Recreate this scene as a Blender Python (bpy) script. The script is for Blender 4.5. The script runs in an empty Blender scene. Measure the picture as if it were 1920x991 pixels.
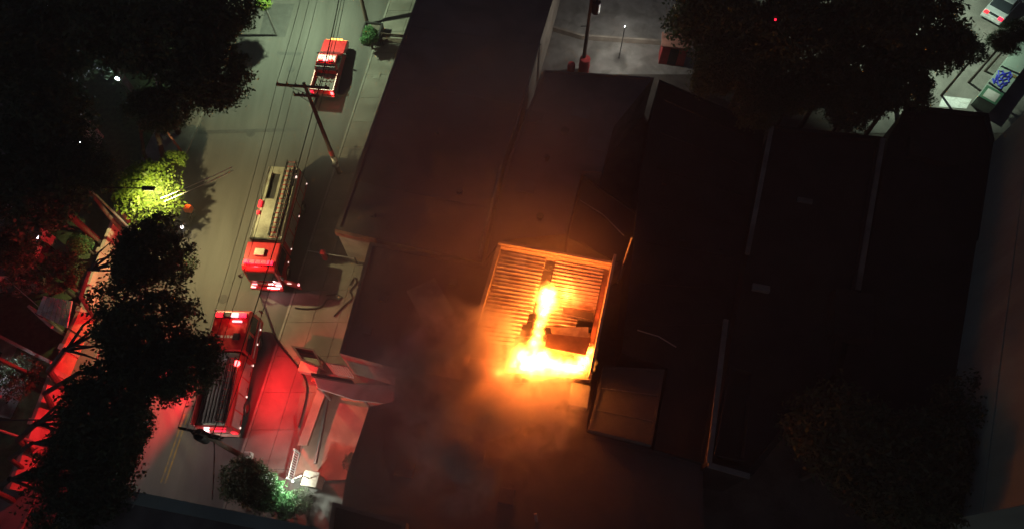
import bpy, bmesh, math, random
import numpy as np
from mathutils import Vector, Matrix, Euler

R = math.radians
random.seed(7)
scene = bpy.context.scene
COL = scene.collection

# ------------------------------------------------------------------ camera
F_PX, TILT, CAM_H = 1280.0, R(26.7), 42.0
CT, ST = math.cos(TILT), math.sin(TILT)
cam_data = bpy.data.cameras.new("camera")
cam = bpy.data.objects.new("camera", cam_data)
COL.objects.link(cam)
cam.location = (0, 0, CAM_H)
cam.rotation_euler = (TILT, 0, 0)
cam_data.sensor_width = 36.0
cam_data.lens = 36.0 * F_PX / 1920.0
cam_data.clip_start = 0.1
cam_data.clip_end = 1000
scene.camera = cam

# ------------------------------------------------------------------ night sky, moon, exposure
world = bpy.data.worlds.new("World")
scene.world = world
world.use_nodes = True
wn = world.node_tree
sky = wn.nodes.new("ShaderNodeTexSky")
sky.sky_type = 'NISHITA'
sky.sun_disc = False
sky.sun_elevation = R(35)
sky.sun_rotation = R(200)
wn.links.new(sky.outputs[0], wn.nodes["Background"].inputs[0])
wn.nodes["Background"].inputs[1].default_value = 0.012
moon_l = bpy.data.lights.new("moon", 'SUN')
moon_l.energy = 0.004
moon_l.angle = R(0.5)
moon_l.color = (1.0, 0.95, 0.88)
moon = bpy.data.objects.new("moon", moon_l)
moon.rotation_euler = Euler((R(55), 0, R(-20)))
COL.objects.link(moon)
vs = scene.view_settings
vs.view_transform = 'Standard'
vs.look = 'None'
vs.exposure = 0.0
vs.gamma = 1.0
vs.use_curve_mapping = False
scene.cycles.use_denoising = True
scene.cycles.use_adaptive_sampling = True
scene.cycles.adaptive_threshold = 0.03
scene.cycles.max_bounces = 4
scene.cycles.diffuse_bounces = 1
scene.cycles.glossy_bounces = 2
scene.cycles.transmission_bounces = 4
scene.cycles.transparent_max_bounces = 8
scene.cycles.volume_bounces = 0
scene.cycles.volume_step_rate = 2.0
scene.cycles.volume_max_steps = 64
scene.cycles.sample_clamp_indirect = 4.0
scene.cycles.caustics_reflective = False
scene.cycles.caustics_refractive = False


def at(px, py, z=0.0):
    """world point seen at a photo pixel, at height z"""
    u, v = px - 960.0, py - 495.5
    k = (CAM_H - z) / (F_PX * CT + v * ST)
    return Vector((u * k, (F_PX * ST - v * CT) * k, z))


# ------------------------------------------------------------------ materials
def mat(name, col, rough=0.8, metal=0.0, var=0.25, scale=3.0, bump=0.0, bscale=40.0, stain=None, spec=0.5, coat=0.0, stretch=None):
    m = bpy.data.materials.new(name)
    m.use_nodes = True
    n, l = m.node_tree.nodes, m.node_tree.links
    b = n["Principled BSDF"]
    b.inputs["Roughness"].default_value = rough
    b.inputs["Metallic"].default_value = metal
    b.inputs["Specular IOR Level"].default_value = spec
    b.inputs["Coat Weight"].default_value = coat
    tc = n.new("ShaderNodeTexCoord")
    src = tc.outputs["Object"]
    if stretch:
        mp = n.new("ShaderNodeMapping")
        mp.inputs["Scale"].default_value = stretch
        l.new(src, mp.inputs[0])
        src = mp.outputs[0]
    t = n.new("ShaderNodeTexNoise")
    t.inputs["Scale"].default_value = scale
    t.inputs["Detail"].default_value = 6
    t.inputs["Roughness"].default_value = 0.65
    l.new(src, t.inputs["Vector"])
    r = n.new("ShaderNodeValToRGB")
    lo = [max(0, c * (1 - var)) for c in col]
    hi = [min(1, c * (1 + var)) for c in col]
    r.color_ramp.elements[0].position = 0.3
    r.color_ramp.elements[0].color = (*lo, 1)
    r.color_ramp.elements[1].position = 0.7
    r.color_ramp.elements[1].color = (*hi, 1)
    l.new(t.outputs["Fac"], r.inputs[0])
    out = r.outputs[0]
    if stain:
        scol, sscale, amt = stain
        t2 = n.new("ShaderNodeTexNoise")
        t2.inputs["Scale"].default_value = sscale
        t2.inputs["Detail"].default_value = 8
        t2.inputs["Distortion"].default_value = 0.6
        l.new(src, t2.inputs["Vector"])
        r2 = n.new("ShaderNodeValToRGB")
        r2.color_ramp.elements[0].position = 0.46
        r2.color_ramp.elements[0].color = (0, 0, 0, 1)
        r2.color_ramp.elements[1].position = 0.66
        r2.color_ramp.elements[1].color = (amt, amt, amt, 1)
        l.new(t2.outputs["Fac"], r2.inputs[0])
        mx = n.new("ShaderNodeMix")
        mx.data_type = 'RGBA'
        l.new(r2.outputs[0], mx.inputs["Factor"])
        l.new(out, mx.inputs[6])
        mx.inputs[7].default_value = (*scol, 1)
        out = mx.outputs[2]
    l.new(out, b.inputs["Base Color"])
    if bump > 0:
        t3 = n.new("ShaderNodeTexNoise")
        t3.inputs["Scale"].default_value = bscale
        t3.inputs["Detail"].default_value = 5
        l.new(src, t3.inputs["Vector"])
        bp = n.new("ShaderNodeBump")
        bp.inputs["Strength"].default_value = bump
        bp.inputs["Distance"].default_value = 0.02
        l.new(t3.outputs["Fac"], bp.inputs["Height"])
        l.new(bp.outputs[0], b.inputs["Normal"])
    return m


def emit(name, col, s):
    m = bpy.data.materials.new(name)
    m.use_nodes = True
    b = m.node_tree.nodes["Principled BSDF"]
    b.inputs["Base Color"].default_value = (*[c * 0.5 for c in col], 1)
    b.inputs["Emission Color"].default_value = (*col, 1)
    b.inputs["Emission Strength"].default_value = s
    return m


def leafmat(name, col, col2):
    m = bpy.data.materials.new(name)
    m.use_nodes = True
    n, l = m.node_tree.nodes, m.node_tree.links
    b = n["Principled BSDF"]
    b.inputs["Roughness"].default_value = 0.55
    b.inputs["Specular IOR Level"].default_value = 0.3
    g = n.new("ShaderNodeNewGeometry")
    r = n.new("ShaderNodeValToRGB")
    r.color_ramp.elements[0].color = (*col, 1)
    r.color_ramp.elements[1].color = (*col2, 1)
    l.new(g.outputs["Random Per Island"], r.inputs[0])
    l.new(r.outputs[0], b.inputs["Base Color"])
    tr = n.new("ShaderNodeBsdfTranslucent")
    l.new(r.outputs[0], tr.inputs[0])
    mx = n.new("ShaderNodeMixShader")
    mx.inputs[0].default_value = 0.3
    l.new(b.outputs[0], mx.inputs[1])
    l.new(tr.outputs[0], mx.inputs[2])
    l.new(mx.outputs[0], n["Material Output"].inputs["Surface"])
    return m


M = {
    'soil': mat('soil', (0.07, 0.06, 0.05), 0.95, var=0.5, scale=0.6, bump=0.5, bscale=6),
    'asphalt': mat('asphalt', (0.078, 0.076, 0.072), 0.85, var=0.22, scale=0.5, bump=0.35, bscale=45, stain=((0.045, 0.043, 0.04), 0.18, 0.75), stretch=(2.2, 0.22, 1)),
    'patch': mat('asphalt_patch', (0.05, 0.05, 0.05), 0.9, var=0.25, scale=2, bump=0.3, bscale=50),
    'paving': mat('paving', (0.15, 0.14, 0.125), 0.9, var=0.2, scale=0.8, bump=0.25, bscale=30, stain=((0.085, 0.08, 0.07), 0.5, 0.8)),
    'kerb': mat('kerb', (0.17, 0.165, 0.15), 0.9, var=0.25, scale=2, bump=0.25),
    'yellow': mat('yellow_paint', (0.2, 0.14, 0.04), 0.85, var=0.35, scale=3, stain=((0.09, 0.085, 0.075), 2.2, 0.9)),
    'white_paint': mat('white_paint', (0.6, 0.6, 0.58), 0.7, var=0.15, scale=6, stain=((0.3, 0.29, 0.27), 3, 0.5)),
    'conc': mat('concrete', (0.24, 0.23, 0.21), 0.9, var=0.25, scale=1.2, bump=0.3, bscale=20, stain=((0.12, 0.115, 0.1), 0.7, 0.8)),
    'conc_d': mat('dark_concrete', (0.14, 0.135, 0.125), 0.92, var=0.3, scale=0.8, bump=0.3, bscale=15, stain=((0.07, 0.066, 0.06), 0.5, 0.8)),
    'membrane': mat('roof_membrane', (0.13, 0.115, 0.105), 0.88, var=0.25, scale=0.35, bump=0.25, bscale=8, stain=((0.075, 0.065, 0.06), 0.22, 0.85)),
    'membrane2': mat('roof_membrane_brown', (0.14, 0.105, 0.095), 0.88, var=0.25, scale=0.4, bump=0.25, bscale=8, stain=((0.08, 0.06, 0.055), 0.3, 0.85)),
    'membrane3': mat('roof_membrane_dark', (0.06, 0.052, 0.048), 0.9, var=0.3, scale=0.35, bump=0.25, bscale=8, stain=((0.035, 0.03, 0.028), 0.22, 0.85)),
    'tar': mat('roof_tar', (0.022, 0.021, 0.02), 0.95, var=0.4, scale=0.5, bump=0.3, bscale=10, spec=.2),
    'plaster': mat('plaster', (0.32, 0.28, 0.23), 0.9, var=0.2, scale=0.8, bump=0.25, bscale=14, stain=((0.17, 0.14, 0.11), 0.7, 0.7)),
    'plaster_w': mat('white_plaster', (0.5, 0.48, 0.45), 0.9, var=0.15, scale=1, bump=0.2, bscale=14, stain=((0.28, 0.25, 0.22), 0.8, 0.7)),
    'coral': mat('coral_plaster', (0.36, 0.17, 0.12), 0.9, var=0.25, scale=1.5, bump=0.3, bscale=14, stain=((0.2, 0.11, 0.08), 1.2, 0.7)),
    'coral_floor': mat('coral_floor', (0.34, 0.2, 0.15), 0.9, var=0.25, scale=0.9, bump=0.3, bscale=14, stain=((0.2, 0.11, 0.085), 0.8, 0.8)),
    'grey_wall': mat('grey_wall', (0.25, 0.31, 0.265), 0.9, var=0.2, scale=0.3, bump=0.2, bscale=10, stain=((0.12, 0.145, 0.125), 0.15, 0.7), stretch=(1, 1, 0.3)),
    'sheet': mat('metal_sheet', (0.42, 0.38, 0.34), 0.42, metal=0.55, var=0.25, scale=1.2, stain=((0.16, 0.09, 0.05), 0.9, 0.75)),
    'char': mat('charred', (0.02, 0.017, 0.015), 0.9, var=0.5, scale=4, bump=0.6, bscale=12),
    'brick_box': mat('burnt_housing', (0.2, 0.1, 0.07), 0.85, var=0.3, scale=1.5, bump=0.3, bscale=12),
    'parapet': mat('burning_house_parapet', (0.35, 0.28, 0.22), 0.9, var=0.3, scale=1.5, bump=0.3, bscale=14),
    'wood': mat('pole_wood', (0.07, 0.05, 0.038), 0.9, var=0.35, scale=2, bump=0.3, bscale=20, stretch=(6, 6, 0.7)),
    'pole_conc': mat('pole_concrete', (0.15, 0.14, 0.125), 0.9, var=0.2, scale=2),
    'steel': mat('galvanised_steel', (0.3, 0.3, 0.3), 0.45, metal=0.8, var=0.2, scale=5),
    'dark_metal': mat('dark_metal', (0.035, 0.035, 0.037), 0.5, metal=0.6, var=0.3, scale=5),
    'cable': mat('cable', (0.012, 0.012, 0.012), 0.7),
    'cable_g': mat('bare_wire', (0.42, 0.40, 0.36), 0.5, metal=0.5),
    'porcelain': mat('porcelain', (0.12, 0.08, 0.06), 0.3),
    'red': mat('red_paint', (0.42, 0.018, 0.022), 0.32, var=0.12, scale=4, coat=0.5),
    'red_dull': mat('red_paint_worn', (0.36, 0.03, 0.03), 0.5, var=0.25, scale=3),
    'truck_white': mat('truck_white', (0.42, 0.42, 0.4), 0.4, var=0.12, scale=4),
    'deck': mat('tread_plate', (0.34, 0.34, 0.27), 0.5, metal=0.35, var=0.2, scale=2, bump=0.3, bscale=30, stain=((0.18, 0.17, 0.13), 1.5, 0.6)),
    'glass': mat('vehicle_glass', (0.02, 0.025, 0.03), 0.08, var=0.1, spec=0.8),
    'rubber': mat('rubber', (0.018, 0.018, 0.018), 0.85),
    'chrome': mat('chrome', (0.6, 0.6, 0.6), 0.2, metal=1.0, var=0.1),
    'black_plastic': mat('black_plastic', (0.02, 0.02, 0.02), 0.6),
    'silver': mat('silver_paint', (0.5, 0.52, 0.53), 0.3, metal=0.3, var=0.1, coat=0.6),
    'shutter': mat('roller_shutter', (0.4, 0.4, 0.4), 0.4, metal=0.6, var=0.15),
    'green_paint': mat('green_paint', (0.03, 0.1, 0.055), 0.7, var=0.25),
    'blue_paint': mat('blue_paint', (0.02, 0.03, 0.36), 0.6, var=0.3),
    'orange': mat('orange_plastic', (0.75, 0.16, 0.02), 0.5, var=0.15),
    'bark': mat('bark', (0.06, 0.045, 0.035), 0.95, var=0.4, scale=3, bump=0.6, bscale=15),
    'corr_w': mat('corrugated_awning', (0.5, 0.5, 0.5), 0.6, var=0.25, scale=2, stain=((0.25, 0.22, 0.2), 1.5, 0.8)),
    'grass': mat('lawn', (0.05, 0.075, 0.03), 0.95, var=0.5, scale=3, bump=0.6, bscale=25),
    'terracotta': mat('terracotta', (0.25, 0.1, 0.06), 0.9, var=0.3, scale=2),
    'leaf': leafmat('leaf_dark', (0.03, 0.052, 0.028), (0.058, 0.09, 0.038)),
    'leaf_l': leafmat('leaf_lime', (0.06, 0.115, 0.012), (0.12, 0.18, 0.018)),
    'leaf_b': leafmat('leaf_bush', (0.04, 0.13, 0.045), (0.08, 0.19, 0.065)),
    'e_red': emit('beacon_red', (1.0, 0.03, 0.03), 25),
    'e_redlow': emit('lens_red', (1.0, 0.02, 0.03), 2.5),
    'e_redmid': emit('lightbar_red', (1.0, 0.012, 0.04), 4),
    'e_white': emit('headlight_white', (1.0, 0.9, 0.88), 7),
    'e_pink': emit('strobe_pink', (1.0, 0.35, 0.38), 2.6),
    'e_amber': emit('lamp_amber', (1.0, 0.45, 0.08), 5),
    'e_warm': emit('street_lamp_lens', (1.0, 0.82, 0.5), 12),
    'e_green': emit('street_lamp_lens_cool', (0.8, 1.0, 0.75), 12),
    'e_led': emit('led_bulb', (0.75, 0.82, 1.0), 40),
    'e_marker': emit('marker_lens', (1.0, 0.7, 0.6), 1.8),
    'e_bright': emit('yard_lamp', (0.9, 1.0, 0.95), 6),
}


# ------------------------------------------------------------------ mesh helpers
class MB:
    def __init__(s):
        s.v, s.f = [], []

    def add(s, vs, fs):
        o = len(s.v)
        s.v += [tuple(p) for p in vs]
        s.f += [tuple(i + o for i in f) for f in fs]
        return s

    def box(s, c, d, rz=0.0):
        x, y, z = d[0] / 2, d[1] / 2, d[2] / 2
        cs, sn = math.cos(rz), math.sin(rz)
        vs = []
        for k in (-z, z):
            for (a, b) in ((-x, -y), (x, -y), (x, y), (-x, y)):
                vs.append((c[0] + a * cs - b * sn, c[1] + a * sn + b * cs, c[2] + k))
        return s.add(vs, [(3, 2, 1, 0), (4, 5, 6, 7), (0, 1, 5, 4), (1, 2, 6, 5), (2, 3, 7, 6), (3, 0, 4, 7)])

    def prism(s, poly, z0, z1):
        """closed prism over an xy polygon (counter-clockwise)"""
        n = len(poly)
        if sum(poly[i][0] * poly[(i + 1) % n][1] - poly[(i + 1) % n][0] * poly[i][1] for i in range(n)) < 0:
            poly = poly[::-1]
        vs = [(p[0], p[1], z0) for p in poly] + [(p[0], p[1], z1) for p in poly]
        fs = [tuple(range(n - 1, -1, -1)), tuple(range(n, 2 * n))]
        fs += [(i, (i + 1) % n, n + (i + 1) % n, n + i) for i in range(n)]
        return s.add(vs, fs)

    def side(s, prof, x0, x1, t0=0.0, t1=None):
        """profile in (y,z), extruded along x"""
        n = len(prof)
        vs = [(x0, p[0], p[1]) for p in prof] + [(x1, p[0], p[1]) for p in prof]
        fs = [tuple(range(n)), tuple(range(2 * n - 1, n - 1, -1))]
        fs += [(i, n + i, n + (i + 1) % n, (i + 1) % n) for i in range(n)]
        return s.add(vs, fs)

    def frustum(s, b, t, z0, z1):
        """b, t = (x0,x1,y0,y1) bottom and top rectangles"""
        q = lambda r, z: [(r[0], r[2], z), (r[1], r[2], z), (r[1], r[3], z), (r[0], r[3], z)]
        return s.add(q(b, z0) + q(t, z1), [(3, 2, 1, 0), (4, 5, 6, 7), (0, 1, 5, 4), (1, 2, 6, 5), (2, 3, 7, 6), (3, 0, 4, 7)])

    def tube(s, pts, rad, n=8, cap=True):
        pts = [Vector(p) for p in pts]
        rr = rad if isinstance(rad, (list, tuple)) else [rad] * len(pts)
        vs, fs = [], []
        for i, p in enumerate(pts):
            d = (pts[min(i + 1, len(pts) - 1)] - pts[max(i - 1, 0)]).normalized()
            a = d.orthogonal().normalized() if i == 0 else (a - d * a.dot(d)).normalized()
            b = d.cross(a)
            for k in range(n):
                w = 2 * math.pi * k / n
                vs.append(p + (a * math.cos(w) + b * math.sin(w)) * rr[i])
        for i in range(len(pts) - 1):
            for k in range(n):
                fs.append((i * n + k, i * n + (k + 1) % n, (i + 1) * n + (k + 1) % n, (i + 1) * n + k))
        if cap:
            fs.append(tuple(range(n - 1, -1, -1)))
            fs.append(tuple((len(pts) - 1) * n + k for k in range(n)))
        return s.add(vs, fs)

    def wheel(s, c, r, w, n=18, axis='x'):
        d = Vector((1, 0, 0)) if axis == 'x' else Vector((0, 1, 0))
        c = Vector(c)
        return s.tube([c - d * w / 2, c - d * w * .42, c + d * w * .42, c + d * w / 2], [r * .9, r, r, r * .9], n)

    def quad(s, a, b, c, d):
        return s.add([a, b, c, d], [(0, 1, 2, 3)])

    def sphere(s, c, r, nu=12, nv=8, sz=1.0):
        vs, fs = [], []
        for j in range(nv + 1):
            ph = math.pi * j / nv
            for i in range(nu):
                w = 2 * math.pi * i / nu
                vs.append((c[0] + r * math.sin(ph) * math.cos(w), c[1] + r * math.sin(ph) * math.sin(w), c[2] - sz * r * math.cos(ph)))
        for j in range(nv):
            for i in range(nu):
                fs.append((j * nu + i, j * nu + (i + 1) % nu, (j + 1) * nu + (i + 1) % nu, (j + 1) * nu + i))
        return s.add(vs, fs)

    def build(s, name, material, parent=None, bevel=0.0, smooth=False):
        me = bpy.data.meshes.new(name)
        me.from_pydata(s.v, [], s.f)
        me.materials.append(M[material] if isinstance(material, str) else material)
        o = bpy.data.objects.new(name, me)
        COL.objects.link(o)
        o.parent = parent
        if bevel:
            b = o.modifiers.new('bevel', 'BEVEL')
            b.width = bevel
            b.segments = 2
            b.limit_method = 'ANGLE'
        if smooth:
            me.polygons.foreach_set('use_smooth', [True] * len(me.polygons))
        me.update()
        return o


def tag(o, label=None, cat=None, group=None, kind=None):
    if label: o['label'] = label
    if cat: o['category'] = cat
    if group: o['group'] = group
    if kind: o['kind'] = kind
    return o


def empty(name, loc=(0, 0, 0), rz=0.0):
    o = bpy.data.objects.new(name, None)
    o.location = loc
    o.rotation_euler = (0, 0, rz)
    o.empty_display_size = 0.2
    COL.objects.link(o)
    return o


def copy_tree(o, parent=None):
    c = o.copy()
    COL.objects.link(c)
    c.parent = parent
    for ch in list(o.children):
        copy_tree(ch, c)
    return c


def lamp(name, loc, power, col, radius=0.1, parent=None, spot=None, blend=0.5, rot=(0, 0, 0)):
    ld = bpy.data.lights.new(name, 'SPOT' if spot else 'POINT')
    ld.energy = power
    ld.color = col
    ld.shadow_soft_size = radius
    if spot:
        ld.spot_size = R(spot)
        ld.spot_blend = blend
    o = bpy.data.objects.new(name, ld)
    o.location = loc
    o.rotation_euler = rot
    COL.objects.link(o)
    o.parent = parent
    return o


def inset(poly, d):
    n = len(poly)
    A = sum(poly[i][0] * poly[(i + 1) % n][1] - poly[(i + 1) % n][0] * poly[i][1] for i in range(n))
    if A < 0: poly = poly[::-1]
    out = []
    for i in range(n):
        p0, p1, p2 = Vector(poly[i - 1][:2]), Vector(poly[i][:2]), Vector(poly[(i + 1) % n][:2])
        d1, d2 = (p1 - p0).normalized(), (p2 - p1).normalized()
        n1, n2 = Vector((-d1.y, d1.x)), Vector((-d2.y, d2.x))
        k = (n1 + n2) / max(0.25, 1 + n1.dot(n2))
        out.append(p1 + k * d)
    return poly, out


def ring(poly, t, z0, z1):
    """closed band round a polygon, t thick, from z0 to z1"""
    o, i = inset([p[:2] for p in poly], t)
    n = len(o)
    mb = MB()
    vs = [(p[0], p[1], z) for z in (z0, z1) for p in o] + [(p[0], p[1], z) for z in (z0, z1) for p in i]
    fs = []
    for k in range(n):
        j = (k + 1) % n
        fs += [(k, j, n + j, n + k), (2 * n + j, 2 * n + k, 3 * n + k, 3 * n + j), (n + k, n + j, 3 * n + j, 3 * n + k), (j, k, 2 * n + k, 2 * n + j)]
    return mb.add(vs, fs)


def building(name, label, poly, h, wall='conc_d', roof='membrane', par=0.45, pt=0.22, parm=None, cat='building', z0=0.0):
    """wall shell, roof slab below a parapet ring"""
    root = empty(name, (0, 0, 0))
    tag(root, label, cat)
    poly = [(p[0], p[1]) for p in poly]
    ring(poly, pt, z0, h).build('wall', wall, root)
    _, inn = inset(poly, pt + 0.004)
    MB().prism([tuple(p) for p in inn], h - 0.25, h).build('roof', roof, root)
    ring(poly, pt + 0.05, h + 0.003, h + par).build('parapet', parm or wall, root)
    return root


# ------------------------------------------------------------------ ground, road, pavements
def kx_r(y): return -13.2 + (y - 28.8) * 0.155      # right kerb line
def kx_l(y): return -24.2 + (y - 31.5) * 0.145      # left kerb line

MB().quad((-125, -110, -0.02), (125, -110, -0.02), (125, 130, -0.02), (-125, 130, -0.02)).build('ground', 'soil')['kind'] = 'structure'
Y0, Y1 = -6.0, 70.0
MB().quad((kx_l(Y0), Y0, 0.0), (kx_r(Y0), Y0, 0.0), (kx_r(Y1), Y1, 0.0), (kx_l(Y1), Y1, 0.0)).build('road', 'asphalt')['kind'] = 'structure'
road = bpy.data.objects['road']
# darker asphalt repair patches and marks
def flat(pts, z, name, m, parent):
    return MB().add([(p[0], p[1], z) for p in pts], [tuple(range(len(pts)))]).build(name, m, parent)
flat([at(*q) for q in ((486, 68), (535, 70), (552, 8), (500, 6))], 0.004, 'asphalt_patch', 'patch', road)
flat([at(*q) for q in ((520, 97), (565, 99), (562, 104), (519, 103))], 0.004, 'asphalt_patch', 'patch', road)
flat([at(*q) for q in ((372, 245), (560, 240), (561, 246), (371, 252))], 0.004, 'asphalt_patch', 'patch', road)
for (a, b) in (((352, 775), (308, 905)), ((345, 775), (300, 905))):
    A, B = at(*a), at(*b)
    flat([A, (A.x + .1, A.y, 0), (B.x + .1, B.y, 0), B], 0.004, 'lane_line', 'yellow', road)

for (x, y) in ((470, 250), (418, 560), (545, 130)):
    p = at(x, y)
    MB().tube([(p.x, p.y, .001), (p.x, p.y, .012)], .33, 20).build('manhole_cover', 'patch', road)
# right pavement: slabs with joints, and its kerb
def wall_x(y): return -9.3 + (y - 28.8) * 0.17
pv = empty('pavement_right'); pv['kind'] = 'structure'
mb = MB().prism([(kx_r(-4) + .16, -4), (wall_x(-4) + 4.5, -4), (wall_x(66) + 1, 66), (kx_r(66) + .16, 66)], 0.0, 0.10)
mb.build('pavement_bed', 'conc_d', pv)
y = -2.0
while y < 50:
    hy = 2.35
    for k in range(3):
        f0, f1 = k / 3, (k + 1) / 3
        def X(yy, f): return (kx_r(yy) + .18) * (1 - f) + (wall_x(yy) + 1.6) * f
        g = 0.012
        MB().prism([(X(y, f0) + g, y + g), (X(y, f1) - g, y + g), (X(y + hy, f1) - g, y + hy - g), (X(y + hy, f0) + g, y + hy - g)], 0.101, 0.14 + random.uniform(-.006, .008)).build('paving_slab', 'paving', pv)
    y += hy
MB().prism([(kx_r(-4), -4), (kx_r(-4) + .155, -4), (kx_r(66) + .155, 66), (kx_r(66), 66)], 0.0, 0.145).build('kerb', 'kerb', pv)
# left pavement
pl = empty('pavement_left'); pl['kind'] = 'structure'
MB().prism([(-31, -4), (kx_l(-4) - .16, -4), (kx_l(66) - .16, 66), (-22.5, 66), (-27.6, 30)], 0.0, 0.12).build('pavement_bed', 'paving', pl)
MB().prism([(kx_l(-4) - .155, -4), (kx_l(-4), -4), (kx_l(66), 66), (kx_l(66) - .155, 66)], 0.0, 0.15).build('kerb', 'kerb', pl)
# forecourt, yard and car park surfaces
flat([at(*q) for q in ((1000, -60), (1330, -60), (1330, 140), (1000, 140))], 0.006, 'yard', 'conc', None)['kind'] = 'structure'
flat([at(*q) for q in ((1560, -220), (2100, -220), (2060, 250), (1600, 250))], 0.006, 'car_park', 'paving', None)['kind'] = 'structure'
#MARK-STRUCTURE

# ------------------------------------------------------------------ buildings
def P(z, *q): return [at(a, b, z) for a, b in q]


def rbox(parent, name, m, c, d, rz=0.0, bevel=0.0):
    return MB().box(c, d, rz).build(name, m, parent, bevel)


ZA = 4.2
bA = building('flat_roofed_shop_building', 'long low building with plain brown flat roof beside the street', P(ZA, (629, 430), (903, 492), (943, 305), (1037, 0)) + [Vector((7, 60, 0)), Vector((-3.9, 60, 0))], ZA, wall='plaster', roof='membrane2', par=0.06, pt=0.2, parm='membrane2')
# cornice with the engines' red light put into its colour, pipe and roof details
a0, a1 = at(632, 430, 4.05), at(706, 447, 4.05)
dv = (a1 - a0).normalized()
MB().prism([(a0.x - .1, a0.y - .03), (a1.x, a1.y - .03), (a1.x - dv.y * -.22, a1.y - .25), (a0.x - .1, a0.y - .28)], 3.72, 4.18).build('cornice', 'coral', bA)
MB().tube([at(940, 312, 4.3), at(925, 372, 4.32), at(906, 440, 4.32), at(899, 482, 4.3)], 0.1, 8).build('roof_pipe', 'conc', bA)
MB().tube([at(1012, 80, 4.32), at(985, 180, 4.32), at(960, 262, 4.32)], 0.05, 6).build('roof_pipe', 'conc_d', bA)
for (x, y, w) in ((740, 190, .5), (862, 360, .35), (700, 405, .3), (890, 130, .45), (820, 250, .25)):
    p = at(x, y, ZA)
    rbox(bA, 'roof_hatch', 'membrane', (p.x, p.y, ZA + .1), (w, w * .8, .2), R(-10), .02)
for (q0, q1) in (((665, 340), (938, 395)), ((735, 150), (985, 200)), ((770, 50), (1015, 85))):
    p0, p1 = at(*q0, ZA), at(*q1, ZA)
    MB().prism([(p0.x, p0.y), (p1.x, p1.y), (p1.x, p1.y + .07), (p0.x, p0.y + .07)], ZA, ZA + .018).build('roof_seam', 'membrane', bA)
q = at(800, 300, ZA)
for (x0, y0, x1, y1) in ((660, 300, 900, 345), (705, 210, 925, 255)):
    a, b = at(x0, y0, ZA), at(x1, y1, ZA)

bA2 = building('back_roof_building', 'low brown roof with dark vents just north of the burning roof', P(4.0, (910, 488), (948, 312), (1020, 133), (1226, 147), (1150, 240), (1128, 325), (1090, 322), (1062, 440), (938, 452)), 4.0, wall='conc_d', roof='membrane2', par=0.1, pt=0.12, parm='membrane2')
for (x, y, r) in ((1058, 250, .3), (1025, 300, .2), (1012, 410, .25)):
    p = at(x, y, 4.0)
    MB().tube([(p.x, p.y, 4.0), (p.x, p.y, 4.35), (p.x, p.y, 4.36), (p.x, p.y, 4.45)], [r * .6, r * .6, r, r * .8], 14).build('roof_vent', 'dark_metal', bA2)
for (x, y) in ((985, 350), (1090, 210), (1120, 270), (1000, 220)):
    p = at(x, y, 4.0)
    rbox(bA2, 'roof_patch', 'membrane', (p.x, p.y, 4.03), (1.3, 1.0, .06), R(-14), .01)
bA3 = building('lean_to_roof', 'dark tar roof strip northeast of the burning roof', P(3.6, (1094, 330), (1195, 400), (1180, 478), (1157, 492), (1066, 446)), 3.6, wall='conc_d', roof='tar', par=0.1, pt=0.1, parm='tar')
MB().tube([at(1088, 376, 3.75), at(1130, 402, 3.75), at(1170, 442, 3.75)], 0.04, 6).build('roof_pipe', 'conc', bA3)

bB = building('side_roof_building', 'brown flat roof between the street and the burning roof', P(4.0, (694, 454), (637, 662), (742, 690), (866, 712), (934, 462), (906, 496)), 4.0, wall='plaster', roof='membrane2', par=0.08, pt=0.2, parm='membrane2')
# pale repair sheet lying on that roof
flat(P(4.02, (762, 545), (815, 520), (852, 585), (800, 615)), 4.02, 'roof_patch', 'conc', bB)
for (x, y) in ((720, 560), (690, 620), (850, 530)):
    p = at(x, y, 4.0)
    rbox(bB, 'roof_hatch', 'membrane', (p.x, p.y, 4.1), (.5, .4, .2), R(-10), .02)
bB2 = building('smoke_covered_building', 'dark flat roof under the drifting smoke, south of the fire', P(4.0, (742, 702), (740, 752), (692, 762), (650, 890), (628, 1030), (1318, 1040), (1318, 872), (1222, 840), (1100, 810), (1107, 716), (868, 718)), 4.0, wall='plaster', roof='membrane3', par=0.02, pt=0.2, parm='membrane3')
MB().tube([at(1006, 975, 4.0), at(1006, 975, 4.7), at(1004, 962, 4.9)], 0.09, 8).build('roof_vent', 'conc', bB2)
for (x, y, w, d) in ((880, 860, 1.6, 1.1), (760, 880, 1.0, .8), (950, 930, .8, .8)):
    p = at(x, y, 4.0)
    rbox(bB2, 'roof_hatch', 'membrane3', (p.x, p.y, 4.15), (w, d, .3), R(-10), .02)
p = at(1085, 745, 4.0)
rbox(bB2, 'roof_tank', 'conc', (p.x, p.y, 4.3), (1.1, 1.3, .6), R(-12), .04)
bB3 = building('corner_roof', 'small dark roof at the bottom edge beside the wall lamp', P(3.4, (638, 948), (770, 985), (762, 1040), (625, 1040)), 5.0, wall='conc_d', roof='tar', par=0.12, pt=0.15)

bD = building('grey_annex', 'pale grey concrete roof panel beside the burning roof', P(4.45, (1131, 686), (1246, 692), (1222, 834), (1103, 804)), 4.45, wall='conc_d', roof='membrane3', par=0.05, pt=0.1, parm='membrane3')
for f in (.36, .7):
    a = at(1131, 686, 4.45).lerp(at(1103, 804, 4.45), f); b = at(1246, 692, 4.45).lerp(at(1222, 834, 4.45), f)
    MB().prism([(a.x + .12, a.y), (b.x - .12, b.y), (b.x - .12, b.y + .05), (a.x + .12, a.y + .05)], 4.45, 4.475).build('roof_seam', 'conc_d', bD)
MB().tube([at(1195, 618, 4.6), at(1235, 630, 4.6), at(1268, 650, 4.6)], 0.04, 6).build('roof_pipe', 'conc', bD)

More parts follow.
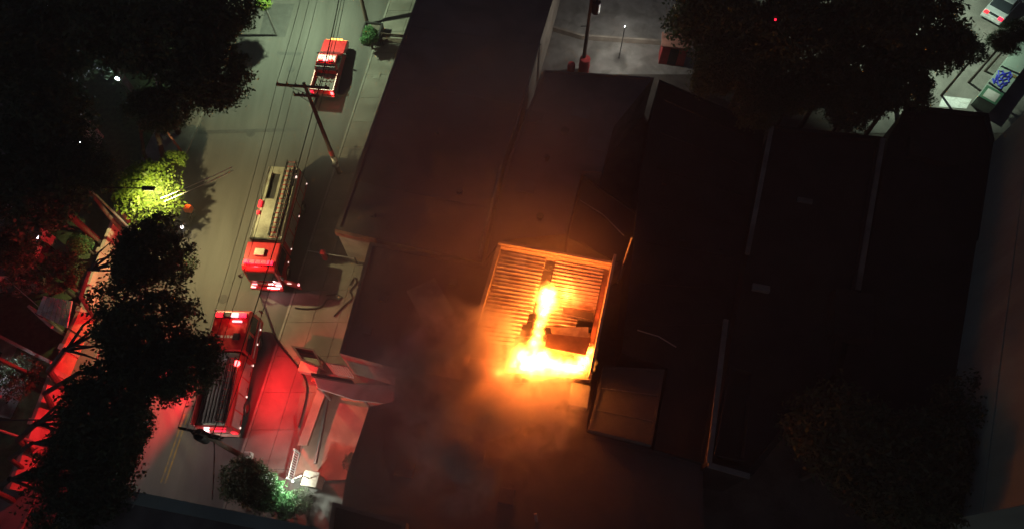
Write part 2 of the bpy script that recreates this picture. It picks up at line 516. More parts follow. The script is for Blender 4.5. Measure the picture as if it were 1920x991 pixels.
bF1 = building('dark_warehouse', 'dark warehouse roof just east of the burning roof', P(4.4, (1236, 150), (1436, 236), (1393, 470), (1320, 868), (1226, 842), (1252, 690), (1166, 660), (1186, 480), (1200, 330)), 4.4, wall='tar', roof='tar', par=0.04, pt=0.2, parm='tar')
for (x, y, w) in ((1247, 336, .5), (1280, 440, .5), (1352, 462, .3)):
    p = at(x, y, 4.4)
    rbox(bF1, 'skylight', 'tar', (p.x, p.y, 4.5), (w * .7, w * 2.0, .2), R(-15), .02)
for k in range(7):
    f = (k + .5) / 7
    a = at(1240, 160, 4.4).lerp(at(1170, 655, 4.4), f); b = at(1430, 240, 4.4).lerp(at(1365, 640, 4.4), f)
    MB().prism([(a.x + .4, a.y), (b.x - .4, b.y), (b.x - .4, b.y + .12), (a.x + .4, a.y + .12)], 4.4, 4.49).build('roof_rib', 'tar', bF1)
bF2 = building('middle_warehouse', 'dark warehouse roof between two pale parapet walls', P(5.4, (1448, 240), (1652, 262), (1604, 548), (1560, 700), (1408, 892), (1326, 872), (1400, 478)), 5.4, wall='tar', roof='tar', par=0.3, pt=0.25, parm='tar')
for (q0, q1) in (((1446, 240), (1400, 478)), ((1360, 600), (1328, 868)), ((1327, 871), (1404, 893)), ((1654, 262), (1607, 545))):
    a, b = at(*q0, 5.7), at(*q1, 5.7)
    d = (b - a).normalized(); nn = Vector((-d.y, d.x, 0)) * .13
    MB().prism([(a.x + nn.x, a.y + nn.y), (b.x + nn.x, b.y + nn.y), (b.x - nn.x, b.y - nn.y), (a.x - nn.x, a.y - nn.y)], 5.703, 5.9).build('coping', 'conc_d', bF2)
p = at(1425, 542, 5.4)
rbox(bF2, 'roof_hatch', 'conc_d', (p.x, p.y, 5.55), (1.0, .4, .3), R(-12), .02)
p = at(1588, 600, 5.4)
rbox(bF2, 'roof_housing', 'tar', (p.x, p.y, 5.9), (2.2, 2.9, 1.0), R(-14), .04)
p = at(1508, 378, 5.4)
rbox(bF2, 'roof_hatch', 'conc_d', (p.x, p.y, 5.5), (.9, .3, .2), R(-12), .02)
pp = P(5.4, (1365, 690), (1408, 700), (1392, 868), (1334, 856))
ring(pp, .12, 5.403, 6.0).build('stair_wall', 'tar', bF2)
bF3 = building('east_warehouse', 'black roof beside the tall grey tower wall', P(5.0, (1664, 262), (1700, 200), (1850, 216), (1866, 285), (1796, 750), (1690, 860), (1566, 740), (1612, 548)), 5.0, wall='tar', roof='tar', par=0.2, pt=0.25, parm='tar')
p = at(1745, 290, 5.0)
rbox(bF3, 'roof_housing', 'tar', (p.x, p.y, 5.25), (3.2, 1.6, .5), R(-18), .04)

# tall tower at the right: blank rendered wall with string courses and narrow windows
g0, g1 = at(1868, 262, 5.5), at(1790, 775, 5.5)
gd = (g1 - g0).normalized(); gn = Vector((-gd.y, gd.x, 0))
if gn.x < 0: gn = -gn
gp = [g0, g1 + gd * 6, g1 + gd * 6 + gn * 14, g0 + gn * 14]
bG = empty('tall_tower'); tag(bG, 'tall grey tower with a blank rendered wall at the right edge', 'building')
MB().prism([(p.x, p.y) for p in gp], 0, 30).build('wall', 'grey_wall', bG)
ring([(p.x - gn.x * .12, p.y - gn.y * .12) for p in gp], .5, 30.003, 31).build('parapet', 'grey_wall', bG)
L = (g1 - g0).length + 6
for zz in (9, 12, 15, 18, 21, 24, 27):
    a, b = g0 - gn * .06, g0 + gd * L - gn * .06
    MB().prism([(a.x, a.y), (b.x, b.y), (b.x + gn.x * .05, b.y + gn.y * .05), (a.x + gn.x * .05, a.y + gn.y * .05)], zz, zz + .12).build('string_course', 'grey_wall', bG)
rzg = math.atan2(gd.y, gd.x)

# long building across the bottom
bH = building('roadside_building', 'dark long roof with thick parapet cutting across the bottom left', [Vector((-21.1, 5.55, 0)), Vector((-9.0, 3.35, 0)), Vector((-2, 2.0, 0)), Vector((-4, -9, 0)), Vector((-23.5, -6, 0))], 7.6, wall='conc_d', roof='conc_d', par=0.45, pt=0.5, parm='grey_wall')
p = at(252, 935, 8)
MB().tube([(p.x, p.y, 7.6), (p.x, p.y, 8.5)], .12, 10).build('roof_vent', 'conc', bH)
MB().tube([at(262, 915, 8.2), at(256, 938, 8.0), at(248, 950, 7.8)], .04, 6).build('roof_pipe', 'conc', bH)
rbox(bH, 'roof_hatch', 'tar', (-10.6, 1.6, 7.8), (4.5, 2.0, .4), R(-11), .03)

# ---- entrance, canopy and forecourt on the street
ent = empty('entrance_canopy'); tag(ent, 'pale concrete entrance canopy slab above the red-lit forecourt', 'canopy')
MB().prism([tuple(p[:2]) for p in P(3.0, (588, 706), (662, 718), (742, 722), (735, 757), (662, 748), (596, 727))], 2.8, 3.0).build('slab', 'plaster_w', ent, .02)
MB().prism([tuple(p[:2]) for p in P(3.3, (583, 698), (660, 711), (662, 717), (584, 704))], 3.004, 3.35).build('upstand', 'dark_metal', ent)
for (x, y) in ((600, 726), (680, 745)):
    p = at(x, y, 2.8)
    MB().tube([(p.x, p.y, .14), (p.x, p.y, 2.8)], .08, 8).build('post', 'conc', ent)
gate = empty('slatted_gate'); tag(gate, 'upright metal slat gate by the entrance canopy', 'gate')
ga, gb = at(620, 690, 1.9), at(657, 697, 1.9)
for k in range(9):
    p = ga.lerp(gb, k / 8)
    rbox(gate, 'slat', 'plaster_w', (p.x, p.y, 1.9), (.06, .04, 2.3), R(-9))
for zz in (.8, 3.05):
    MB().tube([(ga.x - .05, ga.y, zz), (gb.x + .05, gb.y, zz)], .035, 6).build('rail', 'steel', gate)
bx = empty('metal_skip'); tag(bx, 'open dark metal skip standing on the pavement', 'skip')
sk = P(1.1, (549, 649), (588, 655), (606, 690), (566, 674))
ring([(p.x, p.y) for p in sk], .07, .14, 1.1).build('body', 'dark_metal', bx)
MB().prism([tuple(p) for p in inset([(p.x, p.y) for p in sk], .075)[1]], .15, .3).build('red_tinted_floor', 'red_dull', bx)  # red light inside the skip put into the floor colour
ring([(p.x, p.y) for p in inset([(p.x, p.y) for p in sk], -.05)[1]], .12, 1.103, 1.16).build('rim', 'dark_metal', bx)
pd = at(582, 686, .5)
rb = rbox(None, 'concrete_plinth', 'plaster', (pd.x, pd.y, .45), (1.25, .95, .6), R(-10), .04)
tag(rb, 'pale concrete plinth between the skip and the canopy', 'plinth')

fc = empty('forecourt'); fc['kind'] = 'structure'
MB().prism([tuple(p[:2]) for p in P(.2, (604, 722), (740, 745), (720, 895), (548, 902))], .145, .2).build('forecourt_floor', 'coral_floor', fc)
fw = empty('front_wall'); tag(fw, 'low coral wall fronting the red-lit forecourt', 'wall')
w0, w1 = at(598, 728, .7), at(560, 832, .7)
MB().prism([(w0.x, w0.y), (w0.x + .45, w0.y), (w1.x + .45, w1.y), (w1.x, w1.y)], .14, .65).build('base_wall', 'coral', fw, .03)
MB().prism([(w0.x - .06, w0.y + .05), (w0.x + .51, w0.y + .05), (w1.x + .51, w1.y - .05), (w1.x - .06, w1.y - .05)], .653, .73).build('coping', 'plaster', fw)
w2 = at(603, 722, 1.5)
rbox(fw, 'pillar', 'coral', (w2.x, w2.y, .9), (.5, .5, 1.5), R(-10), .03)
p = at(590, 712, 1.6)
bxm = rbox(None, 'junction_box', 'red_dull', (p.x, p.y, 1.5), (.35, .25, .4), R(-10), .02)
tag(bxm, 'small red box at the top of the coral wall', 'box')
MB().tube([(p.x, p.y, .14), (p.x, p.y, 1.3)], .03, 6).build('post', 'dark_metal', bxm).matrix_parent_inverse = Matrix.Identity(4)
# inner dividing kerb of the forecourt
i0, i1 = at(612, 745, .3), at(588, 868, .3)
MB().prism([(i0.x, i0.y), (i0.x + .15, i0.y), (i1.x + .15, i1.y), (i1.x, i1.y)], .2, .4).build('forecourt_kerb', 'conc', fc)

rl = empty('white_railing'); tag(rl, 'small white metal railing lit by the wall lamp', 'railing')
r0, r1 = at(553, 842, 1.1), at(540, 896, 1.1)
for k in range(13):
    p = r0.lerp(r1, k / 12)
    rbox(rl, 'bar', 'white_paint', (p.x, p.y, .65), (.035, .035, .95))
for zz in (.2, 1.13):
    MB().tube([(r0.x, r0.y, zz), (r1.x, r1.y, zz)], .035, 6).build('rail', 'white_paint', rl)
for p in (r0, r1):
    rbox(rl, 'post', 'white_paint', (p.x, p.y, .72), (.09, .09, 1.2))
# lit side wall with the lamp, gate pier
wl = empty('lamp_pier'); tag(wl, 'white gate pier with a bright lamp behind the railing', 'pier')
p = at(583, 897, 1.6)
rbox(wl, 'pier', 'plaster', (p.x, p.y, .9), (.75, .7, 1.55), R(-10), .03)
rbox(wl, 'cap', 'plaster', (p.x, p.y, 1.73), (.9, .85, .1), R(-10), .02)
q0 = at(566, 893, .9); q1 = at(548, 900, .9)
MB().prism([(q0.x, q0.y), (q0.x, q0.y + .15), (q1.x, q1.y + .15), (q1.x, q1.y)], .15, .9).build('side_wall', 'plaster_w', wl, .02)
lp = Vector((p.x - .75, p.y - .25, 2.5))
MB().sphere(lp, .07).build('bulb', 'e_bright', wl)
MB().tube([(p.x - .05, p.y, 1.79), (p.x - .1, p.y, 2.6), (lp.x, lp.y, 2.6)], .025, 6).build('bracket', 'dark_metal', wl)
lamp('yard_lamp_light', lp - Vector((0, 0, .12)), 400, (.9, 1.0, .85), .05, wl)

# ---- left side: garden wall, houses, awning
gw = empty('garden_wall'); tag(gw, 'low garden wall glowing red behind the trees, along the pavement', 'wall')
gpts = [(218, 395), (188, 470), (168, 530), (150, 580), (118, 650), (98, 695), (62, 790), (15, 915)]
for k in range(len(gpts) - 1):
    a, b = at(*gpts[k], 1.7), at(*gpts[k + 1], 1.7)
    d = (b - a).normalized(); nn = Vector((-d.y, d.x, 0)) * .11
    zt = 1.7 + (.12 if k % 2 else 0)
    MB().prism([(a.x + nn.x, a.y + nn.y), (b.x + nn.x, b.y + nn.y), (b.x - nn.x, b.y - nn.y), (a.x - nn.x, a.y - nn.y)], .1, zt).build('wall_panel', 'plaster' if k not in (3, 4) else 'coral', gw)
    rbox(gw, 'wall_pier', 'plaster', (a.x, a.y, .98), (.34, .34, 1.8 + .02 * k), math.atan2(d.y, d.x), .02)
flat([(-60, 4, 0), (-28.6, 4, 0), (-27.5, 24, 0), (-27.2, 30, 0), (-24, 60, 0), (-60, 60, 0)], 0.008, 'garden_lawn', 'grass', None)['kind'] = 'structure'
# paved front yards with low walls running back from the street
def yard_wall(q0, q1, h, lab, m='plaster'):
    a, b = at(*q0, h), at(*q1, h)
    d = (b - a).normalized(); nn = Vector((-d.y, d.x, 0)) * .09
    o = MB().prism([(a.x + nn.x, a.y + nn.y), (b.x + nn.x, b.y + nn.y), (b.x - nn.x, b.y - nn.y), (a.x - nn.x, a.y - nn.y)], 0, h).build('yard_wall', m, None, .02)
    tag(o, lab, 'wall')
yard_wall((52, 572), (96, 612), 1.9, 'red-lit yard wall just below the pale corrugated awning')
yard_wall((-10, 625), (95, 678), 2.0, 'long yard wall running back from the red garden wall')
def house(name, label, x0, x1, y0, y1, h, m):
    root = empty(name); tag(root, label, 'house')
    cs = [(x0, y0), (x1, y0), (x1 + .5, y1), (x0 + .5, y1)]
    ring(cs, .2, 0, h).build('wall', m, root)
    MB().prism([(x0 - .3, y0 - .3), (x1 + .25, y0 - .3), (x1 + .75, y1 + .3), (x0 + .2, y1 + .3)], h + .003, h + .16).build('roof', 'conc_d', root)
    for k in range(2):
        yy = y0 + (y1 - y0) * (.3 + .4 * k)
        w = rbox(root, 'window', 'glass', (x1 + .02 + .5 * (yy - y0) / (y1 - y0), yy, h * .5), (.06, 1.0, 1.1))
    yy = (y0 + y1) / 2
    rbox(root, 'door', 'wood', (x1 + .27, yy, 1.05), (.06, .9, 2.1))
    return root
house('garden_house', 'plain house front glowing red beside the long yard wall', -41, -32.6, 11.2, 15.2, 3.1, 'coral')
house('garden_house', 'plain house under the trees above the corrugated awning', -40, -31.4, 19.0, 22.4, 3.2, 'plaster')
house('garden_house', 'plain house hidden deep under the tree canopy by the lamp bulb', -41, -31.5, 25.5, 32, 3.4, 'plaster')
aw = empty('corrugated_awning'); tag(aw, 'pale corrugated awning sheet under the trees by the red wall', 'awning')
ap = P(2.6, (66, 586), (84, 556), (140, 566), (126, 614))
for k in range(7):
    f0, f1 = k / 7, (k + 1) / 7 - .012
    a, b = ap[0].lerp(ap[3], f0), ap[0].lerp(ap[3], f1)
    c, d = ap[1].lerp(ap[2], f1), ap[1].lerp(ap[2], f0)
    mb = MB()
    n = 6
    vs = []
    for i in range(n + 1):
        zz = 2.6 + .05 * math.sin(i * math.pi) + (.05 if i % 2 else 0)
        p0, p1 = a.lerp(b, i / n), d.lerp(c, i / n)
        vs += [(p0.x, p0.y, zz - .1), (p1.x, p1.y, zz + .15)]
    mb.add(vs, [(2 * i, 2 * i + 2, 2 * i + 3, 2 * i + 1) for i in range(n)])
    mb.build('roof_sheet', 'corr_w', aw)
for p in ap:
    MB().tube([(p.x, p.y, 0), (p.x, p.y, 2.55)], .05, 6).build('post', 'dark_metal', aw)
tag(rbox(None, 'garden_shed', 'corr_w', (at(12, 745).x, at(12, 745).y, 1.0), (1.8, 2.4, 2.0), R(-8), .03), 'small pale shed roof at the left edge under a bare branch', 'shed')
tag(rbox(None, 'garden_shed', 'corr_w', (at(40, 410).x, at(40, 410).y, 1.0), (1.6, 1.6, 2.0), R(-8), .03), 'small pale shed roof between dark trees near the red wall top', 'shed')

# ------------------------------------------------------------------ the burning building
bC = empty('burning_building'); tag(bC, 'burning building with corrugated metal roof and low parapet', 'building')
ZP = 4.7
cq = P(ZP, (935, 456), (1151, 495), (1107, 711), (866, 690))
def cpt(u, v, z):
    a = cq[0].lerp(cq[1], u); b = cq[3].lerp(cq[2], u)
    p = a.lerp(b, v)
    return Vector((p.x, p.y, z))
ring([(p.x, p.y) for p in cq], .17, 0, ZP).build('wall', 'parapet', bC)
ring([(p.x, p.y) for p in inset([(p.x, p.y) for p in cq], -.03)[1]], .23, ZP + .003, ZP + .07).build('coping', 'parapet', bC)
for (q0, q1, zt) in (((0, 0), (1, 0), 5.05), ((1, 0), (1, 1), 6.0)):  # east parapet raised to block firelight, north one to catch it
    a, b = cpt(*q0, 0), cpt(*q1, 0)
    d = (b - a).normalized(); nn = Vector((-d.y, d.x, 0))
    if (cpt(.5, .5, 0) - a).dot(nn) < 0: nn = -nn
    a2, b2 = a + d * .02, b - d * .02
    MB().prism([(p.x, p.y) for p in (a2 + nn * .01, b2 + nn * .01, b2 + nn * .16, a2 + nn * .16)], ZP + .073, zt).build('parapet', 'parapet', bC)
MB().prism([(p.x, p.y) for p in (cpt(.03, .03, 0), cpt(.97, .03, 0), cpt(.97, .97, 0), cpt(.03, .97, 0))], 2.6, 2.75).build('burnt_floor', 'char', bC)
def sheet(u0, u1, v0, v1, z, waves, sag=0.0):
    n = waves * 6
    vs, fs = [], []
    nu = 5
    for i in range(n + 1):
        v = v0 + (v1 - v0) * i / n
        zz = z + .055 * math.cos(2 * math.pi * i / 6)
        for k in range(nu):
            u = u0 + (u1 - u0) * k / (nu - 1)
            vs.append(cpt(u, v, zz - sag * random.uniform(.2, 1) * (k / (nu - 1)) - .1 * (v - .5)))
    for i in range(n):
        for k in range(nu - 1):
            a = i * nu + k
            fs.append((a, a + nu, a + nu + 1, a + 1))
    return MB().add(vs, fs).build('roof_sheet', 'sheet', bC)
rows = 10
for k in range(rows):
    v0, v1 = .035 + k * .093, .035 + (k + 1) * .093 + .004
    if k < 8 or k == 9:
        sheet(.03, .425 if k < 5 else .40 - .03 * (k - 5), v0, v1, 4.18 + .012 * (k % 2), 3, .0 if k < 6 else .05)
    if k < 6:
        sheet(.515, .93 if k != 5 else .80, v0, v1, 4.18 + .012 * (k % 2), 3, 0 if k < 4 else .06)
    elif k == 6:
        sheet(.62, .93, v0, v1, 4.12, 3, .12)
    elif k == 9:
        sheet(.5, .94, v0, v1, 4.14, 3, .04)
sheet(.83, .945, .035 + 7 * .093, .035 + 8.4 * .093, 4.2, 4)
# charred ridge gap with purlins
MB().prism([tuple(cpt(u, v, 0)[:2]) for u, v in ((.43, .03), (.51, .03), (.51, .40), (.43, .40))], 3.75, 3.95).build('ridge_beam', 'char', bC)
for v in (.1, .2, .3, .42, .55, .68, .8, .92):
    a, b = cpt(.025, v, 3.98), cpt(.97, v, 3.98)
    MB().tube([a, b], .06, 4).build('purlin', 'char', bC)
# gutter along the right parapet, orange firelight put into its colour
MB().prism([tuple(cpt(u, v, 0)[:2]) for u, v in ((.935, .03), (.972, .03), (.972, .97), (.935, .97))], 4.0, 4.12).build('gutter', 'coral', bC)
# roof housing standing in the flames
hb = [at(1027, 626, 5.2), at(1106, 634, 5.2), at(1097, 663, 5.2), at(1024, 649, 5.2)]
MB().prism([(p.x, p.y) for p in hb], 2.76, 5.12).build('roof_housing', 'brick_box', bC, .03)
MB().prism([tuple(p) for p in inset([(p.x, p.y) for p in hb], -.06)[1]], 5.123, 5.2).build('housing_lid', 'brick_box', bC, .015)
# fallen sheet
MB().add([cpt(.60, .60, 4.3), cpt(.90, .56, 4.4), cpt(.93, .70, 4.25), cpt(.66, .73, 4.1)], [(0, 1, 2, 3)]).build('fallen_sheet', 'sheet', bC)
MB().add([cpt(.66, .42, 4.33), cpt(.92, .44, 4.45), cpt(.93, .50, 4.4), cpt(.68, .47, 4.3)], [(0, 1, 2, 3)]).build('fallen_sheet', 'char', bC)

# thin mast beside it, catching the firelight
p = at(1160, 522, 4.2)
ms = MB().tube([(p.x, p.y, 3.6), (p.x, p.y, 9.4)], .05, 8).build('shaft', 'steel', None)
ms.name = 'vent_mast'
tag(ms, 'thin steel mast rising beside the burning roof corner', 'mast')

# ------------------------------------------------------------------ fire and smoke
def blob_volume(name, blobs, hull, vox, shader_fn):
    bm = bmesh.new()
    for (c, r) in blobs:
        bmesh.ops.create_icosphere(bm, subdivisions=3, radius=r * hull, matrix=Matrix.Translation(c))
    me = bpy.data.meshes.new(name)
    bm.to_mesh(me); bm.free()
    o = bpy.data.objects.new(name, me)
    COL.objects.link(o)
    md = o.modifiers.new('union', 'REMESH')
    md.mode = 'VOXEL'
    md.voxel_size = vox
    m = bpy.data.materials.new(name)
    m.use_nodes = True
    n, l = m.node_tree.nodes, m.node_tree.links
    n.remove(n["Principled BSDF"])
    tc = n.new("ShaderNodeTexCoord")
    def math_(op, a, b=None, c=None):
        q = n.new("ShaderNodeMath"); q.operation = op
        for i, x in enumerate((a, b, c)):
            if x is None: continue
            if isinstance(x, (int, float)): q.inputs[i].default_value = x
            else: l.new(x, q.inputs[i])
        return q.outputs[0]
    def vmath(op, a, b):
        q = n.new("ShaderNodeVectorMath"); q.operation = op
        for i, x in enumerate((a, b)):
            if isinstance(x, (tuple, Vector)): q.inputs[i].default_value = tuple(x)
            else: l.new(x, q.inputs[i])
        return q
    shader_fn(n, l, tc.outputs["Object"], math_, vmath, blobs)
    me.materials.append(m)
    o['kind'] = 'stuff'
    return o


def field(pos, blobs, math_, vmath, power=1.0):
    f = None
    for (c, r) in blobs:
        d = vmath('DISTANCE', pos, tuple(c)).outputs["Value"]
        k = math_('MAXIMUM', math_('MULTIPLY_ADD', d, -1.0 / r, 1.0), 0.0)
        k = math_('MULTIPLY', k, k)
        f = k if f is None else math_('ADD', f, k)
    return f


def warp(n, l, pos, vmath, scale, amt, detail=3):
    t = n.new("ShaderNodeTexNoise")
    t.inputs["Scale"].default_value = scale
    t.inputs["Detail"].default_value = detail
    l.new(pos, t.inputs["Vector"])
    d = vmath('SUBTRACT', t.outputs["Color"], (.5, .5, .5)).outputs[0]
    d = vmath('MULTIPLY', d, (amt, amt, amt)).outputs[0]
    return vmath('ADD', pos, d).outputs[0]


FIRE = [(1028, 550, 4.7, .78), (1024, 566, 4.8, .82), (1018, 588, 4.7, .58), (1012, 608, 4.6, .45), (1008, 626, 4.7, .5), (1003, 645, 4.9, .62),
        (978, 662, 4.9, .62), (985, 677, 5.0, .85), (1008, 683, 5.1, .95), (1034, 686, 5.1, .85), (1060, 690, 5.0, .75), (1082, 688, 4.9, .7), (1098, 676, 4.8, .6), (1106, 658, 4.7, .42),
        (1015, 668, 5.6, .7), (990, 690, 4.6, .6)]
def fire_shader(n, l, pos, math_, vmath, blobs):
    w = warp(n, l, pos, vmath, 2.3, .95, 6)
    f = field(w, blobs, math_, vmath)
    f = math_('POWER', f, 1.6)
    e = n.new("ShaderNodeEmission")
    e.inputs["Color"].default_value = (1.0, .27, .032, 1)
    l.new(math_('MULTIPLY', f, 125.0), e.inputs["Strength"])
    l.new(e.outputs[0], n["Material Output"].inputs["Volume"])
fire = blob_volume('fire', [(at(x, y, z), r * 1.2) for x, y, z, r in FIRE], 1.15, .12, fire_shader)
fire['label'] = 'bright yellow-white flames pouring through the collapsed metal roof'
fire['category'] = 'fire'
for (x, y, z, w) in ((1062, 556, 5.0, 1000), (1008, 630, 4.9, 300), (988, 674, 5.1, 900), (1045, 686, 4.95, 600), (1095, 676, 4.7, 300), (966, 682, 5.75, 1500), (935, 700, 5.8, 500)):
    lamp('fire_light', at(x, y, z), w, (1.0, .155, .024), .2, fire)

SMOKE = [(1040, 716, 5.7, 1.3), (985, 712, 5.9, 1.6), (940, 668, 5.9, 1.9), (920, 612, 5.7, 1.6), (895, 690, 6.4, 2.3), (850, 720, 7.0, 2.5), (990, 760, 6.4, 1.9), (1050, 765, 6.2, 1.5),
         (850, 640, 6.8, 2.3), (830, 785, 7.8, 2.3), (845, 850, 8.4, 2.0), (880, 910, 9.0, 1.6), (925, 790, 7.0, 2.1), (775, 700, 7.6, 2.4), (1010, 815, 7.0, 1.6)]
def smoke_shader(n, l, pos, math_, vmath, blobs):
    w = warp(n, l, pos, vmath, .35, 2.2, 4)
    f = field(w, blobs, math_, vmath)
    t = n.new("ShaderNodeTexNoise")
    t.inputs["Scale"].default_value = .7
    t.inputs["Detail"].default_value = 5
    t.inputs["Roughness"].default_value = .62
    t.inputs["Distortion"].default_value = .5
    l.new(w, t.inputs["Vector"])
    k = math_('MAXIMUM', math_('MULTIPLY_ADD', t.outputs["Fac"], 6.0, -2.55), 0.0)
    d = math_('MULTIPLY', math_('MULTIPLY', f, k), 3.0)
    v = n.new("ShaderNodeVolumePrincipled")
    v.inputs["Color"].default_value = (.86, .8, .76, 1)
    v.inputs["Anisotropy"].default_value = 0.1
    l.new(d, v.inputs["Density"])
    l.new(v.outputs[0], n["Material Output"].inputs["Volume"])
smoke = blob_volume('smoke', [(at(x, y, z), r * 1.25) for x, y, z, r in SMOKE], 1.1, .3, smoke_shader)
smoke['label'] = 'brown smoke glowing orange and drifting away from the burning roof'
smoke['category'] = 'smoke'
VEIL = [(720, 250, 6, 9), (900, 180, 6, 9), (1040, 260, 6, 7), (760, 480, 6, 9), (930, 420, 6, 8), (740, 720, 7, 9), (760, 920, 7, 8), (940, 900, 7, 8), (1060, 480, 6, 6)]
def veil_shader(n, l, pos, math_, vmath, blobs):
    f = field(pos, blobs, math_, vmath)
    v = n.new("ShaderNodeVolumePrincipled")
    v.inputs["Color"].default_value = (.8, .74, .7, 1)
    l.new(math_('MULTIPLY', f, .062), v.inputs["Density"])
    l.new(v.outputs[0], n["Material Output"].inputs["Volume"])
veil = blob_volume('smoke', [(at(x, y, z), r) for x, y, z, r in VEIL], 1.0, .5, veil_shader)
veil['label'] = 'thin reddish veil of smoke hanging over the roofs west of the fire'
veil['category'] = 'smoke'
#MARK-POLES

# ------------------------------------------------------------------ poles and wires
def utility_pole(base, h, arm_dir, label, arms=((0.35, 2.9),), transformer=None, shaftm='pole_conc', off=0.0):
    root = empty('utility_pole', base)
    tag(root, label, 'utility pole')
    MB().tube([(0, 0, 0), (0, 0, h * .5), (0, 0, h)], [.17, .14, .10], 12).build('shaft', shaftm, root)
    tips = []
    for (dz, w) in arms:
        c, s_ = math.cos(arm_dir), math.sin(arm_dir)
        arm = MB().box((off * c, off * s_, h - dz), (w, .12, .14), arm_dir).build('crossarm', 'wood', root)
        for t in (-.46, -.28, -.12, .28, .46):
            x = off + t * w
            q = Vector((x * c, x * s_, h - dz + .07))
            MB().tube([q, q + Vector((0, 0, .06)), q + Vector((0, 0, .09)), q + Vector((0, 0, .22))], [.02, .02, .055, .03], 8).build('insulator', 'porcelain', root)
            tips.append(Vector(base) + q + Vector((0, 0, .2)))
        for sgn in (-1, 1):
            MB().tube([(sgn * .3 * w * c + off * c, sgn * .3 * w * s_ + off * s_, h - dz - .05), (0, 0, h - dz - .75)], .022, 5).build('brace', 'dark_metal', root)
    if transformer:
        zz, dx, dy = transformer
        MB().tube([(dx, dy, zz), (dx, dy, zz + .05), (dx, dy, zz + .95), (dx, dy, zz + 1.02)], [.27, .31, .31, .2], 14).build('transformer', 'dark_metal', root)
        for k in (-1, 1):
            MB().tube([(dx + .12 * k, dy, zz + 1.0), (dx + .12 * k, dy, zz + 1.22)], [.045, .03], 8).build('bushing', 'porcelain', root)
        MB().box((dx * .5, dy * .5, zz + .7), (abs(dx) + .1, abs(dy) + .08, .08)).build('bracket', 'dark_metal', root)
    return root, tips


b1 = at(637, 326)
P1, tips1 = utility_pole((b1.x, b1.y, .14), 9.6, R(-5), 'tall utility pole with wide crossarm behind the red pickup', arms=((.3, 3.3), (1.15, 1.6)), off=-.15, shaftm='wood')
# white and red bands on the foot
for (z0, z1, m) in ((.9, 1.15, 'white_paint'), (1.5, 2.0, 'white_paint'), (2.3, 2.8, 'red_dull')):
    MB().tube([(0, 0, z0), (0, 0, z1)], .178, 12).build('foot_band', m, P1)
rbox(P1, 'meter_box', 'steel', (.0, -.24, 1.35), (.3, .18, .4))
b2 = at(689, 46)
P2, tips2 = utility_pole((b2.x, b2.y, .14), 9.6, R(-5), 'utility pole at the top of the street beside a planter', arms=((.3, 3.3),), off=-.15, shaftm='wood')
b5 = at(472, 864)
P5, tips5 = utility_pole((b5.x, b5.y, .14), 7.6, R(-12), 'leaning-looking utility pole with crossarm frame behind the lower fire engine', arms=((.25, 2.4), (1.0, 1.6)), transformer=(5.6, -.45, .1), shaftm='wood')
rbox(P5, 'meter_box', 'truck_white', (.32, .08, 1.4), (.4, .3, .55), 0, .02)
b3 = at(1092, 131)
P3, tips3 = utility_pole((b3.x, b3.y, 0), 8.6, R(0), 'dark utility pole with transformer standing in the dim yard', arms=((.3, 2.0),), transformer=(5.9, .4, 0), shaftm='wood')
MB().box((-.3, 0, 4.6), (.5, .05, .05)).build('step_bracket', 'dark_metal', P3)
b4 = at(345, 291)
pp4 = MB().tube([(b4.x, b4.y, .12), (b4.x, b4.y, 5.2)], [.09, .06], 10).build('red_tinted_post', 'coral', None)  # reddish light on the post put into its colour
tag(pp4, 'thin reddish post leaning out of the trees above the lime tree', 'post')
b6 = at(198, 466)
P6, tips6 = utility_pole((b6.x, b6.y, .1), 5.6, R(70), 'dark pole between the trees beside the red garden wall', arms=((.2, 1.2),), shaftm='wood')
b7 = at(100, 722)
P7, tips7 = utility_pole((b7.x, b7.y, .1), 6.2, R(80), 'dark pole crossing the red garden wall at far left', arms=((.2, 1.4),), shaftm='wood')


def wire(a, b, sag, r, label, m='cable', group=None, name='power_wire'):
    pts = []
    for i in range(17):
        t = i / 16
        p = Vector(a).lerp(Vector(b), t)
        p.z -= sag * 4 * t * (1 - t)
        pts.append(p)
    o = MB().tube(pts, r, 6).build(name, m)
    tag(o, label, 'wire', group)
    return o


pos3 = ('outer', 'middle', 'inner')
far = Vector((4.6, 27, 0))
for k in range(3):
    wire(tips1[k], tips2[k], .35, .014, f'{pos3[k]} of three wires running up the street past the pickup', group='street power wires')
    wire(tips1[k], tips5[k], .5, .013, f'{pos3[k]} of three wires running down the street past the ladder truck', group='street power wires')
p1l, p2l = Vector((b1.x - .1, b1.y, 7.2)), Vector((b2.x - .1, b2.y, 7.2))
wire(p1l, p2l, .4, .034, 'thick dark cable beside the pickup up to the next pole', name='cable')
wire(p1l + Vector((.3, 0, .5)), p2l + Vector((.35, 0, .5)), .5, .02, 'thinner cable next to the thick one above the pickup', name='cable')
wire(p1l + Vector((.12, 0, -.5)), p2l + Vector((.2, 0, -.5)), .5, .02, 'lowest cable hanging between the two street poles', name='cable')
wire(p1l + Vector((0, 0, 0)), Vector((b5.x, b5.y, 6.2)), .5, .03, 'dark cable passing along the ladder truck to the lower pole', name='cable')
wire(p1l + Vector((.2, 0, -.6)), Vector((b5.x + .15, b5.y, 5.6)), .6, .02, 'lower cable from the street pole to the lower pole', name='cable')
